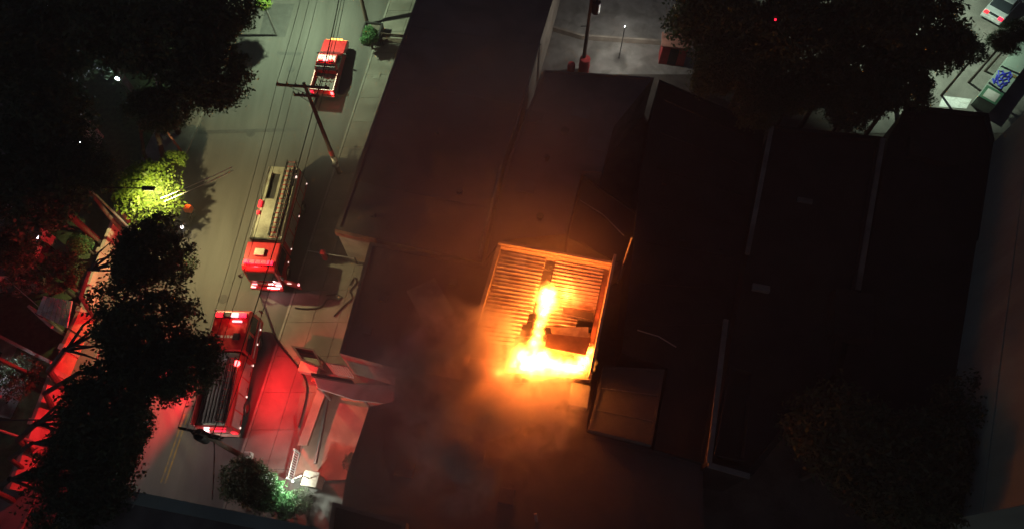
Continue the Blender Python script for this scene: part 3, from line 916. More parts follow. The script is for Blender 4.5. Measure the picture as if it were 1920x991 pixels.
# service wires lit by the street lamp
q0, q1 = at(302, 372, 7.1), at(436, 313, 8.6)
wire(q0, q1, .05, .022, 'upper of two bright service wires over the lime tree', 'cable_g', name='service_wire')
q0, q1 = at(308, 378, 6.9), at(436, 320, 8.4)
wire(q0, q1, .05, .022, 'lower of two bright service wires over the lime tree', 'cable_g', name='service_wire')
wire(Vector((b5.x, b5.y, 5.8)), at(398, 935, 7.4), .1, .03, 'dark cable from the lower pole down to the bottom roof', name='cable')
wire(at(10, 520, 4), at(100, 600, 4.5), .2, .02, 'thin grey wire above the corrugated awning at left', 'cable_g', name='service_wire')

# ------------------------------------------------------------------ street lamps
def street_lamp(base, head, label, col, power, lens, spot=150, tilt=(0, 0)):
    root = empty('street_lamp', base)
    tag(root, label, 'street lamp')
    h = Vector(head) - Vector(base)
    MB().tube([(0, 0, 0), (0, 0, h.z * .5), (0, 0, h.z - .25)], [.1, .08, .06], 10).build('shaft', 'steel', root)
    e = Vector((h.x, h.y, 0)).normalized()
    MB().tube([(0, 0, h.z - .3), (e.x * .3, e.y * .3, h.z + .02), (h.x - e.x * .3, h.y - e.y * .3, h.z + .06)], .04, 8).build('arm', 'dark_metal', root)
    rz = math.atan2(e.y, e.x)
    MB().box((h.x, h.y, h.z + .05), (.75, .26, .13), rz).build('lamp_head', 'dark_metal', root, .03)
    MB().box((h.x, h.y, h.z - .03), (.5, .2, .03), rz).build('lens', lens, root)
    lamp('street_lamp_light', (h.x, h.y, h.z - .12), power, col, .09, root, spot=spot, blend=.35, rot=(tilt[1], tilt[0] * -1, 0))
    return root


hd = at(279, 354, 8.0)
street_lamp((hd.x - 3.6, hd.y + .1, .12), hd, 'street lamp reaching over the brightly lit lime tree', (1.0, .82, .36), 7000, 'e_warm', 136, (R(10), 0))
hd2 = at(520, -95, 8.3)
street_lamp((hd2.x - 2.6, hd2.y, .12), hd2, 'cool street lamp at the top of the road', (.76, 1.0, .60), 9500, 'e_green', 126)
hd4 = Vector((-22.4, 8.5, 7.6))
street_lamp((-27.4, 8.5, .12), hd4, 'street lamp under the trees at the lower left', (1.0, .86, .8), 950, 'e_warm', 110, (R(28), R(-5)))
hd3 = at(1790, -110, 8.5)
street_lamp((hd3.x - 1.2, hd3.y + 1.2, .0), hd3, 'cool lamp over the car park at top right', (.76, 1.0, .74), 10000, 'e_green', 118)

# bare bulb glowing through the canopy, garden house lamp
def bulb(px, py, z, power, label, r=.09, m='e_led', col=(.75, .83, 1.0)):
    p = at(px, py, z)
    root = empty('garden_lamp', (p.x, p.y, 0))
    tag(root, label, 'lamp')
    MB().tube([(0, 0, 0), (0, 0, z - r * .8)], .035, 6).build('post', 'dark_metal', root)
    MB().sphere((0, 0, z), r).build('bulb', m, root)
    if power: lamp('bulb_light', (0, 0, z + .25), power, col, .05, root)
bulb(220, 148, 6.8, 60, 'bright bluish white lamp bulb among the dark trees', .13)
bulb(240, 51, 6.6, 14, 'faint white lamp seen through the canopy near the top', .06)
bulb(151, 267, 6.0, 10, 'tiny white lamp low in the left canopy', .05)
bulb(1454, 37, 9.4, 0, 'tiny red warning lamp above the dark trees', .07, 'e_redmid')
bulb(1172, 50, 3.4, 420, 'small white lamp above the low wall of the dim yard', .03, col=(1.0, .95, .85))
bulb(70, 445, 3.0, 90, 'cool white lamp in the yard behind the red garden wall', .06)
bulb(30, 690, 2.6, 50, 'cool white lamp beside the small pale shed', .05)
bulb(88, 10, 6.5, 8, 'small white lamp at the top left corner', .05)

# ------------------------------------------------------------------ vehicles
def wheel_set(root, xs, ys, r, w):
    for y in ys:
        for s in (-1, 1):
            t = MB().wheel((s * xs, y, r), r, w).build('wheel', 'rubber', root)
            MB().wheel((s * (xs + w * .03), y, r), r * .55, w * 1.02, 14).build('rim', 'chrome', t)


def ladder(root, x0, x1, y0, y1, z, n, rise=0.0, name='ladder'):
    lad = MB()
    f = lambda y: z + rise * (y - y0) / (y1 - y0)
    for x in (x0, x1):
        for dz in (0, .22):
            lad.tube([(x, y0, f(y0) + dz), (x, y1, f(y1) + dz)], .035, 6)
        for k in range(n):
            y = y0 + (y1 - y0) * k / n; y2 = y0 + (y1 - y0) * (k + 1) / n
            lad.tube([(x, y, f(y) + (0 if k % 2 else .22)), (x, y2, f(y2) + (.22 if k % 2 else 0))], .018, 5)
    l = lad.build(name, 'dark_metal', root)
    for k in range(n + 1):
        y = y0 + (y1 - y0) * (k + .02) / (n + .04)
        MB().tube([(x0, y, f(y)), (x1, y, f(y))], .022, 6).build('rung', 'red_dull', l)
    return l


def lightbar(root, y, z, w, mats, d=.32, h=.16):
    b = MB().box((0, y, z), (w, d, .06)).build('lightbar', 'black_plastic', root)
    n = len(mats)
    for k, m in enumerate(mats):
        MB().box((-w / 2 + (k + .5) * w / n, y, z + .03 + h / 2), (w / n * .9, d * .86, h)).build('lens', m, b, .02)
    return b


# --- ladder truck, facing down the street
lt = empty('ladder_truck', (-16.02, 23.25, 0), math.pi - .062)
tag(lt, 'red ladder truck with pale deck and ladder, front lights glowing, in mid street', 'fire truck', 'fire trucks in the street')
W = 1.1
MB().box((0, -.15, .62), (1.9, 7.9, .24)).build('chassis', 'dark_metal', lt)
cabp = [(1.95, .55), (4.0, .55), (4.1, .75), (4.08, 1.45), (3.92, 2.72), (3.72, 2.9), (1.98, 2.9)]
MB().side(cabp, -W, W).build('cab', 'red', lt, .07)
MB().add([(-.98, 4.1, 1.55), (.98, 4.1, 1.55), (.92, 3.97, 2.52), (-.92, 3.97, 2.52)], [(0, 1, 2, 3)]).build('windscreen', 'glass', lt)
for s in (-1, 1):
    d = MB().add([(s * (W + .012), 2.1, 1.6), (s * (W + .012), 3.7, 1.6), (s * (W + .012), 3.6, 2.5), (s * (W + .012), 2.1, 2.5)], [(0, 1, 2, 3)]).build('side_window', 'glass', lt)
    MB().tube([(s * 1.1, 3.95, 2.3), (s * 1.38, 4.1, 2.3), (s * 1.38, 4.1, 1.9)], .025, 6).build('mirror_arm', 'black_plastic', lt)
    MB().box((s * 1.4, 4.1, 2.05), (.2, .08, .42)).build('mirror', 'black_plastic', lt, .02)
    MB().box((s * .8, 4.12, .95), (.34, .05, .12)).build('headlight', 'e_white' if s < 0 else 'e_pink', lt, .02)
MB().box((0, 4.14, 1.22), (1.1, .05, .28)).build('grille', 'chrome', lt, .01)
MB().box((0, 4.22, .68), (2.2, .26, .3)).build('bumper', 'red', lt, .04)
MB().box((-.5, 4.3, .9), (.8, .06, .05)).build('bumper_light', 'e_white', lt, .01)
MB().box((.85, 4.3, .9), (.3, .1, .08)).build('bumper_light', 'e_pink', lt, .01)
# open door on the pavement side
dr = MB().add([(0, 0, .6), (0, .06, .6), (-1.15, .34, .6), (-1.15, .28, .6), (0, 0, 1.6), (0, .06, 1.6), (-1.15, .34, 1.6), (-1.15, .28, 1.6)],
              [(0, 1, 2, 3), (7, 6, 5, 4), (0, 4, 5, 1), (1, 5, 6, 2), (2, 6, 7, 3), (3, 7, 4, 0)]).build('open_door', 'red', lt, .01)
dr.location = (-1.14, 3.85, 0)
MB().box((-1.12, .3, 1.35), (.1, .12, .2)).build('door_glint', 'e_pink', dr)  # reflection on the door end put in as a glowing box
MB().box((-.45, .2, 1.2), (.3, .03, .08)).build('handle', 'e_marker', dr)  # not a lamp, the handle's glint is put in as emission
lightbar(lt, 3.5, 2.94, 1.9, ['e_redmid', 'e_redlow', 'e_redlow', 'e_redlow', 'e_redmid'])
MB().box((.1, 2.75, 2.98), (.66, .5, .16)).build('roof_hatch', 'deck', lt, .03)
# body
MB().box((0, -1.12, 1.65), (2.14, 5.8, 1.8)).build('body', 'red', lt, .04)
MB().box((0, 1.87, 1.6), (2.0, .16, 1.6)).build('body_gap', 'black_plastic', lt)
deck = MB()
o, i_ = (-1.05, 1.05, -4.0, 1.76), (.14, .76, -3.55, -1.4)
for (x0, x1, y0, y1) in ((o[0], i_[0], o[2], o[3]), (i_[1], o[1], o[2], o[3]), (i_[0], i_[1], o[2], i_[2]), (i_[0], i_[1], i_[3], o[3])):
    deck.box(((x0 + x1) / 2, (y0 + y1) / 2, 2.68), (x1 - x0, y1 - y0, .22))
deck.build('deck', 'deck', lt)
MB().box((.45, -2.48, 2.575), (.61, 2.14, .02)).build('hose_well', 'black_plastic', lt)
MB().box((0, 1.72, 2.84), (2.1, .1, .1)).build('deck_rail', 'black_plastic', lt)
for s in (-1, 1):
    MB().tube([(s * 1.03, -3.95, 2.86), (s * 1.03, 1.65, 2.86)], .03, 6).build('deck_rail', 'steel', lt)
    for k in range(5):
        y = -3.5 + k * 1.12
        p = MB().box((s * 1.082, y, 1.65), (.02, 1.0, 1.3)).build('shutter_door', 'shutter', lt)
        MB().box((s * 1.1, y, 1.08), (.03, .3, .05)).build('handle', 'black_plastic', p)
    for y in (-3.9, -1.2, 1.4, 2.4):
        MB().box((s * 1.1, y, .98), (.05, .09, .06)).build('marker_light', 'e_marker', lt)
ladder(lt, -.85, -.25, -4.35, 1.6, 2.95, 16)
ladder(lt, -.75, -.35, -3.4, 1.4, 3.2, 13, name='upper_ladder')
MB().box((.95, -.9, 2.9), (.16, .5, .14)).build('rear_lamp', 'e_redlow', lt)
MB().box((.95, -.25, 2.88), (.12, .25, .1)).build('rear_lamp', 'e_redlow', lt)
MB().box((-1.0, -3.2, 2.86), (.12, .12, .14)).build('scene_light', 'e_marker', lt)
for s in (-1, 1):
    MB().box((s * .9, -4.05, 1.1), (.2, .06, .3)).build('tail_light', 'e_redlow', lt)
wheel_set(lt, .95, (2.9, -2.2), .5, .32)
lamp('lightbar_light', (.35, 3.95, 3.35), 170, (1.0, .06, .08), .06, lt)
lamp('headlight_light', (-.4, 4.45, .95), 45, (1.0, .5, .45), .08, lt)

# --- lower fire engine, facing up the street
fe = empty('fire_engine', (-17.35, 13.0, 0), R(-1.5))
tag(fe, 'red fire engine half hidden by a tree, red beacon glowing on its side', 'fire truck', 'fire trucks in the street')
MB().box((0, 0, .62), (1.9, 7.2, .24)).build('chassis', 'dark_metal', fe)
cabp = [(.85, .55), (3.6, .55), (3.7, .75), (3.68, 1.45), (3.55, 2.75), (3.4, 2.95), (.88, 2.95)]
MB().side(cabp, -W, W).build('cab', 'red', fe, .07)
MB().add([(-.98, 3.72, 1.55), (.98, 3.72, 1.55), (.92, 3.6, 2.55), (-.92, 3.6, 2.55)], [(0, 1, 2, 3)]).build('windscreen', 'glass', fe)
lightbar(fe, 3.1, 3.0, 1.9, ['e_redlow', 'black_plastic', 'e_pink', 'e_redmid'])
MB().box((.42, 2.72, 3.02), (.6, .12, .1)).build('strobe', 'e_pink', fe, .02)
MB().box((.55, 1.75, 3.0), (.38, .42, .1)).build('roof_vent', 'black_plastic', fe, .02)
for k, w in enumerate((.12, .16, .1, .15, .13)):
    MB().box((-.55 + k * .2, 1.75, 2.962), (w, .16, .012)).build('roof_lettering', 'white_paint', fe)
for s in (-1, 1):
    MB().add([(s * (W + .012), 2.3, 1.6), (s * (W + .012), 3.4, 1.6), (s * (W + .012), 3.32, 2.55), (s * (W + .012), 2.3, 2.55)], [(0, 1, 2, 3)]).build('side_window', 'glass', fe)
    MB().add([(s * (W + .012), 1.05, 1.6), (s * (W + .012), 2.1, 1.6), (s * (W + .012), 2.1, 2.55), (s * (W + .012), 1.05, 2.55)], [(0, 1, 2, 3)]).build('side_window', 'glass', fe)
    MB().box((s * 1.12, 2.2, 1.2), (.03, 2.4, .14)).build('side_stripe', 'white_paint', fe)
    MB().tube([(s * 1.1, 3.5, 2.4), (s * 1.4, 3.75, 2.4), (s * 1.4, 3.75, 2.0)], .025, 6).build('mirror_arm', 'black_plastic', fe)
    MB().box((s * 1.42, 3.75, 2.15), (.2, .08, .42)).build('mirror', 'chrome', fe, .02)
    for k in range(4):
        p = MB().box((s * 1.082, -3.0 + k * 1.0, 1.6), (.02, .9, 1.25)).build('shutter_door', 'shutter', fe)
        MB().box((s * 1.1, -3.0 + k * 1.0, 1.05), (.03, .3, .05)).build('handle', 'black_plastic', p)
    for y in (-3.3, -1.4, .6, 2.0, 3.0):
        MB().box((s * 1.12, y, .95), (.05, .1, .07)).build('marker_light', 'e_marker', fe)
    MB().box((s * .85, -3.62, 1.0), (.3, .08, .35)).build('tail_light', 'e_pink' if s < 0 else 'e_redlow', fe)
    MB().box((s * 1.0, -1.45, 2.62), (.1, 4.3, .5)).build('hose_bed_side', 'red', fe, .02)
    MB().tube([(s * 1.0, -3.55, 2.95), (s * 1.0, .7, 2.95)], .03, 6).build('grab_rail', 'chrome', fe)
MB().box((0, -1.4, 1.55), (2.14, 4.4, 1.6)).build('body', 'red', fe, .04)
MB().box((0, -1.4, 2.36), (1.85, 4.2, .02)).build('hose_bed', 'deck', fe)
for k in range(7):
    MB().tube([(-.7 + k * .2, -3.4, 2.48), (-.68 + k * .2, -1.2, 2.5), (-.7 + k * .2, .2, 2.48)], .075, 6).build('hose', 'conc_d', fe)
MB().box((0, .55, 2.6), (1.9, .45, .5)).build('pump_housing', 'steel', fe, .03)
ladder(fe, .45, .85, -3.4, .4, 2.95, 10)
MB().box((0, -3.66, .62), (2.1, .2, .12)).build('rear_step', 'deck', fe)
MB().tube([(-.95, -3.66, .7), (-.95, -3.7, 2.6), (-.95, -3.5, 2.9)], .025, 6).build('grab_rail', 'chrome', fe)
MB().box((-.55, -3.68, 1.75), (.3, .08, .16)).build('work_light', 'e_white', fe, .02)
MB().box((.25, -3.68, 1.75), (.7, .08, .12)).build('work_light', 'e_redmid', fe, .02)
wheel_set(fe, .95, (2.3, -2.0), .5, .32)
bc = MB().tube([(.97, .05, 2.9), (.97, .05, 3.0), (.97, .05, 3.14), (.97, .05, 3.18)], [.14, .18, .16, .08], 12).build('beacon', 'e_red', fe)
lamp('beacon_light', (1.3, -.6, 3.4), 4300, (1.0, .016, .02), .06, fe, spot=138, blend=1.0, rot=(R(-8), R(-54), 0))
lamp('beacon_light', (-1.35, -.6, 2.7), 8500, (1.0, .016, .025), .06, fe, spot=125, blend=.4, rot=(0, R(82), 0))
lamp('lightbar_light', (.3, 2.9, 3.4), 28, (1.0, .06, .1), .06, fe)
lamp('tail_light_light', (-.3, -3.95, 1.8), 25, (1.0, .25, .25), .06, fe)


# --- pickup
def pickup(loc, rz, label):
    r = empty('pickup_truck', loc, rz)
    tag(r, label, 'pickup truck')
    body = [(-2.7, .45), (2.55, .45), (2.72, .6), (2.72, .95), (2.55, 1.1), (1.15, 1.2), (-.75, 1.22), (-2.7, 1.2)]
    hw = .95
    MB().side([p for p in body[:-1]] + [(-.75, .7), (-2.7, .7)] if False else [(-.7, .45), (2.55, .45), (2.72, .6), (2.72, .92), (2.5, 1.08), (1.2, 1.2), (-.7, 1.22)], -hw, hw).build('body', 'red', r, .06)
    # cargo bed with walls
    MB().box((0, -1.7, .62), (1.9, 2.0, .3)).build('bed_floor', 'conc_d', r)
    for s in (-1, 1):
        MB().box((s * .9, -1.7, .95), (.1, 2.0, .5)).build('bed_side', 'red', r, .02)
        MB().box((s * .78, -2.73, .9), (.22, .05, .3)).build('tail_light', 'e_red' if s > 0 else 'e_redmid', r, .02)
        MB().box((s * .7, 2.7, .82), (.4, .08, .18)).build('headlight', 'e_amber', r, .02)
        MB().box((s * 1.07, 1.0, 1.2), (.22, .1, .15)).build('mirror', 'black_plastic', r, .02)
        MB().add([(s * .93, -.55, 1.26), (s * .93, .75, 1.26), (s * .78, .35, 1.72), (s * .78, -.4, 1.72)], [(0, 1, 2, 3)]).build('side_window', 'glass', r)
    MB().box((0, -2.68, .95), (1.9, .07, .5)).build('tailgate', 'red', r, .02)
    MB().box((0, -2.78, .55), (1.85, .12, .18)).build('rear_bumper', 'chrome', r, .02)
    MB().box((0, 2.76, .58), (1.85, .14, .2)).build('front_bumper', 'chrome', r, .03)
    for k in range(4):
        MB().box((-.39 + k * .26, 2.72, .98), (.2, .08, .1)).build('grille_light', 'e_amber', r, .01)
    for k in range(5):
        MB().box((-.6 + k * .3, -1.7, .79), (.12, 1.9, .03)).build('bed_rib', 'conc_d', r)
    MB().frustum((-.92, .92, -.78, 1.15), (-.76, .76, -.45, .38), 1.2, 1.78).build('cabin', 'red', r, .06)
    MB().add([(-.8, 1.12, 1.25), (.8, 1.12, 1.25), (.7, .48, 1.73), (-.7, .48, 1.73)], [(0, 1, 2, 3)]).build('windscreen', 'glass', r).location.y = .03
    MB().add([(.75, -.8, 1.28), (-.75, -.8, 1.28), (-.68, -.52, 1.72), (.68, -.52, 1.72)], [(0, 1, 2, 3)]).build('rear_window', 'glass', r).location.y = -.02
    MB().box((0, -.02, 1.79), (1.3, .42, .012)).build('roof_panel', 'truck_white', r, .004)
    for (x, y, w, h) in ((-.42, -.02, .05, .26), (-.32, .06, .18, .05), (-.22, -.02, .05, .26), (-.05, .05, .2, .05), (-.05, -.1, .2, .05)):
        MB().box((x, y, 1.801), (w, h, .01)).build('roof_lettering', 'red_dull', r)
    lightbar(r, -.36, 1.83, 1.2, ['e_redlow', 'e_pink', 'e_redlow'], .2, .12)
    MB().tube([(-.85, -.85, 1.2), (-.8, -.85, 1.7), (.8, -.85, 1.7), (.85, -.85, 1.2)], .04, 8).build('roll_bar', 'dark_metal', r)
    MB().tube([(.5, 2.2, 1.1), (.52, 2.2, 2.2)], .012, 5).build('aerial', 'dark_metal', r)
    wheel_set(r, .84, (1.75, -1.75), .38, .24)
    lamp('lightbar_light', (0, -.5, 2.1), 25, (1.0, .05, .06), .05, r)
    lamp('tail_light_light', (.78, -2.95, .95), 10, (1.0, .05, .06), .05, r)
    return r


pickup((-14.4, 38.2, 0), R(-5.5), 'red crew pickup with roof lights driving up the street')


# --- cars
def sedan(loc, rz, paint, label, tail=True):
    r = empty('parked_car', loc, rz)
    tag(r, label, 'car')
    MB().side([(-2.15, .35), (2.1, .35), (2.2, .5), (2.15, .75), (1.1, .92), (-1.45, .98), (-2.1, .92), (-2.22, .7), (-2.22, .5)], -.88, .88).build('body', paint, r, .2)
    MB().frustum((-.84, .84, -1.55, 1.1), (-.66, .66, -.85, .35), .95, 1.45).build('cabin', 'glass', r, .07)
    MB().box((0, -.25, 1.455), (1.26, 1.22, .05)).build('roof', paint, r, .03)
    for s in (-1, 1):
        MB().box((s * .62, -2.16, .8), (.36, .2, .2)).build('tail_light', 'e_redmid' if s > 0 else 'e_redlow', r, .02)
        MB().box((s * .62, 2.12, .66), (.4, .12, .14)).build('headlight', 'chrome', r, .02)
        MB().box((s * .98, .75, .98), (.2, .12, .13)).build('mirror', paint, r, .03)
    MB().box((0, -2.14, .84), (.8, .1, .14)).build('tail_strip', 'glass', r)
    MB().box((0, -2.25, .52), (.5, .03, .12)).build('number_plate', 'white_paint', r)
    MB().box((0, -2.2, .42), (1.7, .12, .2)).build('rear_bumper', paint, r, .04)
    wheel_set(r, .78, (1.3, -1.35), .32, .2)
    return r


c0, c1 = at(1862, 30, .7), at(1915, -28, .7)
dd = (c1 - c0).normalized()
cc = c0 + dd * 2.1
sedan((cc.x, cc.y, 0), math.atan2(-dd.x, dd.y), 'silver', 'silver car with red tail lights in the car park at top right')
cp = at(1935, 862, .6)
sedan((cp.x + 1.0, cp.y - 1.0, 0), R(-60), 'truck_white', 'white parked car at the right edge beyond the dark tree')

# --- motorcycle at the left kerb
mc = empty('motorcycle', (*at(358, 424)[:2], 0), R(172))
tag(mc, 'motorcycle with orange rear box and lit white headlight at the kerb', 'motorcycle')
for y in (-.68, .68):
    w = MB().wheel((0, y, .3), .3, .12).build('wheel', 'rubber', mc)
    MB().wheel((0, y, .3), .19, .125, 14).build('rim', 'chrome', w)
MB().tube([(0, .66, .3), (0, .42, .98)], .035, 8).build('fork', 'chrome', mc)
MB().tube([(-.38, .3, 1.02), (-.2, .42, 1.0), (.2, .42, 1.0), (.38, .3, 1.02)], .022, 8).build('handlebar', 'dark_metal', mc)
MB().sphere((0, .14, .78), .25, 12, 8, .7).build('fuel_tank', 'black_plastic', mc, smooth=True)
MB().side([(-.72, .72), (-.05, .7), (-.05, .78), (-.45, .84), (-.75, .86)], -.13, .13).build('seat', 'black_plastic', mc, .03)
MB().box((0, .02, .42), (.26, .5, .36)).build('engine', 'dark_metal', mc, .04)
MB().tube([(.16, .05, .3), (.17, -.4, .3), (.18, -.85, .36)], .05, 8).build('exhaust', 'chrome', mc)
MB().box((0, -.78, 1.08), (.5, .46, .44)).build('rear_box', 'orange', mc, .05)
MB().sphere((0, .62, .96), .11, 10, 8).build('headlight', 'e_white', mc)
lamp('headlight_light', (0, .82, 1.0), 6, (1, .95, .9), .05, mc)
lamp('rear_lamp_light', (.0, -1.05, 1.45), 9, (1, .3, .05), .05, mc)

# --- pavement bits: barrier, hoses
br = empty('barrier_arm', (at(612, 487).x, at(612, 487).y, .14), R(-10))
tag(br, 'low red barrier post with a pale horizontal arm on the pavement', 'barrier')
MB().box((0, 0, .5), (.28, .28, 1.0)).build('post', 'red', br, .03)
MB().box((0, 0, 1.03), (.34, .34, .06)).build('cap', 'red', br, .02)
MB().tube([(-1.1, 0, .85), (2.3, 0, .85)], .04, 8).build('arm', 'steel', br)
MB().tube([(2.25, 0, 0), (2.25, 0, .9)], .05, 8).build('stay', 'dark_metal', br)


def hose(pxs, label, m='cable', r=.05, z=.19):
    pts = [at(x, y, z) for x, y in pxs]
    out = []
    for i in range(len(pts) - 1):
        p0, p1, p2, p3 = pts[max(i - 1, 0)], pts[i], pts[i + 1], pts[min(i + 2, len(pts) - 1)]
        for k in range(6):
            t = k / 6
            out.append(0.5 * ((2 * p1) + (p2 - p0) * t + (2 * p0 - 5 * p1 + 4 * p2 - p3) * t * t + (3 * p1 - p0 - 3 * p2 + p3) * t ** 3))
    out.append(pts[-1])
    o = MB().tube(out, r, 6).build('fire_hose', m, None, smooth=True)
    tag(o, label, 'hose', 'hoses on the pavement')


hose([(553, 576), (575, 578), (600, 575), (615, 560), (632, 562), (640, 556), (628, 552), (612, 553)], 'dark hose looping across the pavement below the ladder truck')
hose([(626, 592), (645, 572), (660, 558), (656, 545), (668, 530), (664, 520), (656, 534)], 'dark hose tangled against the shop wall')
hose([(488, 556), (500, 590), (520, 640), (560, 690), (575, 730), (560, 800)], 'dark hose running along the kerb beside the fire engine', z=.2)

# planter with shrub at the top pole, traffic bits
pt = empty('street_planter', (at(700, 72).x, at(700, 72).y, .14), R(-8))
tag(pt, 'dark square planter box at the foot of the top street pole', 'planter')
ring([(-.75, -.9), (.75, -.9), (.75, .9), (-.75, .9)], .12, 0, .75).build('box', 'dark_metal', pt)
MB().box((0, 0, .3), (1.24, 1.54, .55)).build('planter_soil', 'soil', pt)
bn = empty('street_bench', (at(738, 86).x, at(738, 86).y, .14), R(-6))
tag(bn, 'dark street bench beside the planter', 'bench')
for k in range(3):
    MB().box((0, -.16 + k * .16, .45), (1.9, .12, .05)).build('seat_slat', 'wood', bn)
for k in range(2):
    MB().box((0, .3, .62 + k * .18), (1.9, .05, .12)).build('back_slat', 'wood', bn)
for s in (-.8, .8):
    MB().box((s, .05, .22), (.07, .5, .44)).build('leg', 'dark_metal', bn)
p = at(707, 142, .15)
tag(MB().box((p.x, p.y, .16), (.5, .7, .03), R(-10)).build('utility_cover', 'conc', None), 'pale utility cover set in the pavement beside the pickup', 'cover')
# dim yard: low wall, drums and kiosk tinted with red light
yw = MB()
a, b, c = at(1030, 48, .45), at(1092, 66, .45), at(1275, 78, .45)
for (s, e) in ((a, b), (b, c)):
    d = (e - s).normalized(); nn = Vector((-d.y, d.x, 0)) * .1
    yw.prism([(s.x + nn.x, s.y + nn.y), (e.x + nn.x, e.y + nn.y), (e.x - nn.x, e.y - nn.y), (s.x - nn.x, s.y - nn.y)], 0, .45)
tag(yw.build('yard_wall', 'plaster', None), 'pale low wall across the dim yard at the top', 'wall')
def drum(px, py, r, h, label):
    p = at(px, py)
    root = empty('drum', (p.x, p.y, .006)); tag(root, label, 'drum', 'drums in the yard')
    MB().tube([(0, 0, 0), (0, 0, h * .33), (0, 0, h * .36), (0, 0, h * .66), (0, 0, h * .69), (0, 0, h)], [r, r, r * 1.04, r * 1.04, r, r], 18).build('barrel', 'red_dull', root)  # red light at the pole foot put into the drum colour
    MB().tube([(0, 0, h + .002), (0, 0, h + .03)], r * .9, 18).build('lid', 'red_dull', root)
drum(1094, 134, .42, 1.4, 'tall drum coloured as the red glow at the foot of the yard pole')
drum(1070, 134, .3, .8, 'short drum coloured as a dark red glow beside the tall one')
ys = empty('red_tinted_kiosk', (at(1258, 112).x, at(1258, 112).y, 0), R(-8)); tag(ys, 'small kiosk standing in for red-lit wall pieces by the dark tree edge', 'kiosk')
MB().box((0, 0, 1.0), (2.0, 1.2, 2.0)).build('body', 'red_dull', ys, .03)  # red light on wall pieces put into this added block's colour
MB().box((0, 0, 2.05), (2.3, 1.5, .1)).build('roof', 'coral', ys, .02)
MB().box((0, -.62, .95), (.7, .05, 1.7)).build('door', 'dark_metal', ys)

# --- car park corner wall with green frame and blue graffiti
m0, m1 = at(1817, 196, .0), at(1935, 42, 0)
md = (m1 - m0).normalized(); mn = Vector((-md.y, md.x, 0))
if mn.x > 0: mn = -mn
rzm = math.atan2(md.y, md.x)
mw = empty('mural_wall'); tag(mw, 'grey wall with blue graffiti along the car park corner', 'wall')
L = (m1 - m0).length
mid = m0 + md * L / 2 - mn * .8
MB().box((mid.x, mid.y, .5), (L, 1.4, 1.0), rzm).build('wall', 'grey_wall', mw)
for k in range(5):
    q = m0 + md * (.9 + .0) - mn * (.5 + .2 * k)
    pts = []
    for j in range(9):
        s = 2.0 + j * .22
        pts.append(m0 + md * (s + .25 * math.sin(j * 2.2 + k)) - mn * (.3 + .2 * k + .16 * math.cos(j * 2.6 + k * 2)) + Vector((0, 0, 1.02)))
    MB().tube(pts, .06, 5).build('graffiti', 'blue_paint', mw)
for t0, t1, n0, n1, m in ((.02, 1.5, .02, .22, 'green_paint'), (.02, 1.5, 1.18, 1.38, 'green_paint'), (.02, .25, .22, 1.18, 'green_paint'), (1.25, 1.5, .22, 1.18, 'green_paint'), (.25, 1.25, .22, 1.18, 'plaster_w'), (3.6, 3.9, 1.0, 1.35, 'yellow')):
    c = m0 + md * (t0 + t1) / 2 - mn * ((n0 + n1) / 2 + .1)
    MB().box((c.x, c.y, 1.02), (t1 - t0, n1 - n0, .06), rzm).build('painted_frame', m, mw)
pw = at(1790, 192, 0)
tag(flat(P(.03, (1768, 180), (1822, 186), (1812, 204), (1760, 200)), .03, 'painted_pad', 'white_paint', None), 'pale painted concrete pad at the corner of the car park', 'pad')

# ------------------------------------------------------------------ trees
def crown_mesh(name, seed, nclump, per, leaf, material, squash=.75, spread=.11):
    rng = np.random.default_rng(seed)
    lob = rng.normal(size=(9, 3)) * np.array([1, 1, .6]); lob /= np.linalg.norm(lob, axis=1)[:, None]
    la = rng.uniform(-.55, .45, 9)
    d = rng.normal(size=(nclump, 3)); d /= np.linalg.norm(d, axis=1)[:, None]
    rad = 1 + (np.exp(-3.5 * (1 - d @ lob.T)) * la).sum(1)
    r = rad * (0.35 + .65 * rng.random(nclump) ** .45)
    cen = d * r[:, None]
    N = nclump * per
    c = np.repeat(cen, per, 0) + rng.normal(size=(N, 3)) * spread * np.repeat(rng.uniform(.6, 1.3, nclump), per)[:, None]
    nrm = rng.normal(size=(N, 3)) * .8 + c * .6 + np.array([0, 0, .5])
    nrm /= np.linalg.norm(nrm, axis=1)[:, None]
    t = np.cross(nrm, rng.normal(size=(N, 3))); t /= np.linalg.norm(t, axis=1)[:, None]
    b = np.cross(nrm, t)
    s = (leaf * rng.uniform(.6, 1.3, N))[:, None]
    c[:, 2] *= squash
    V = np.stack([c - t * s, c + b * s * .45 + nrm * s * .12, c + t * s, c - b * s * .45 + nrm * s * .12], 1).reshape(-1, 3)
    me = bpy.data.meshes.new(name)
    me.vertices.add(N * 4); me.vertices.foreach_set('co', V.astype(np.float32).ravel())
    me.loops.add(N * 4); me.loops.foreach_set('vertex_index', np.arange(N * 4, dtype=np.int32))
    me.polygons.add(N); me.polygons.foreach_set('loop_start', np.arange(0, N * 4, 4, dtype=np.int32))
    me.polygons.foreach_set('loop_total', np.full(N, 4, dtype=np.int32))
    me.update(calc_edges=True)
    me.validate()
    me.materials.append(M[material])
    return me


CROWNS = [crown_mesh('crown_leaves', s, 300, 46, .05, 'leaf', .75, .10) for s in (3, 11, 29, 41)]
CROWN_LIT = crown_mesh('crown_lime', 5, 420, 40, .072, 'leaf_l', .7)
CROWN_BUSH = crown_mesh('crown_bush', 8, 150, 40, .085, 'leaf_b', .85)
CROWN_SPARSE = crown_mesh('crown_sparse', 17, 90, 30, .075, 'leaf', .8)


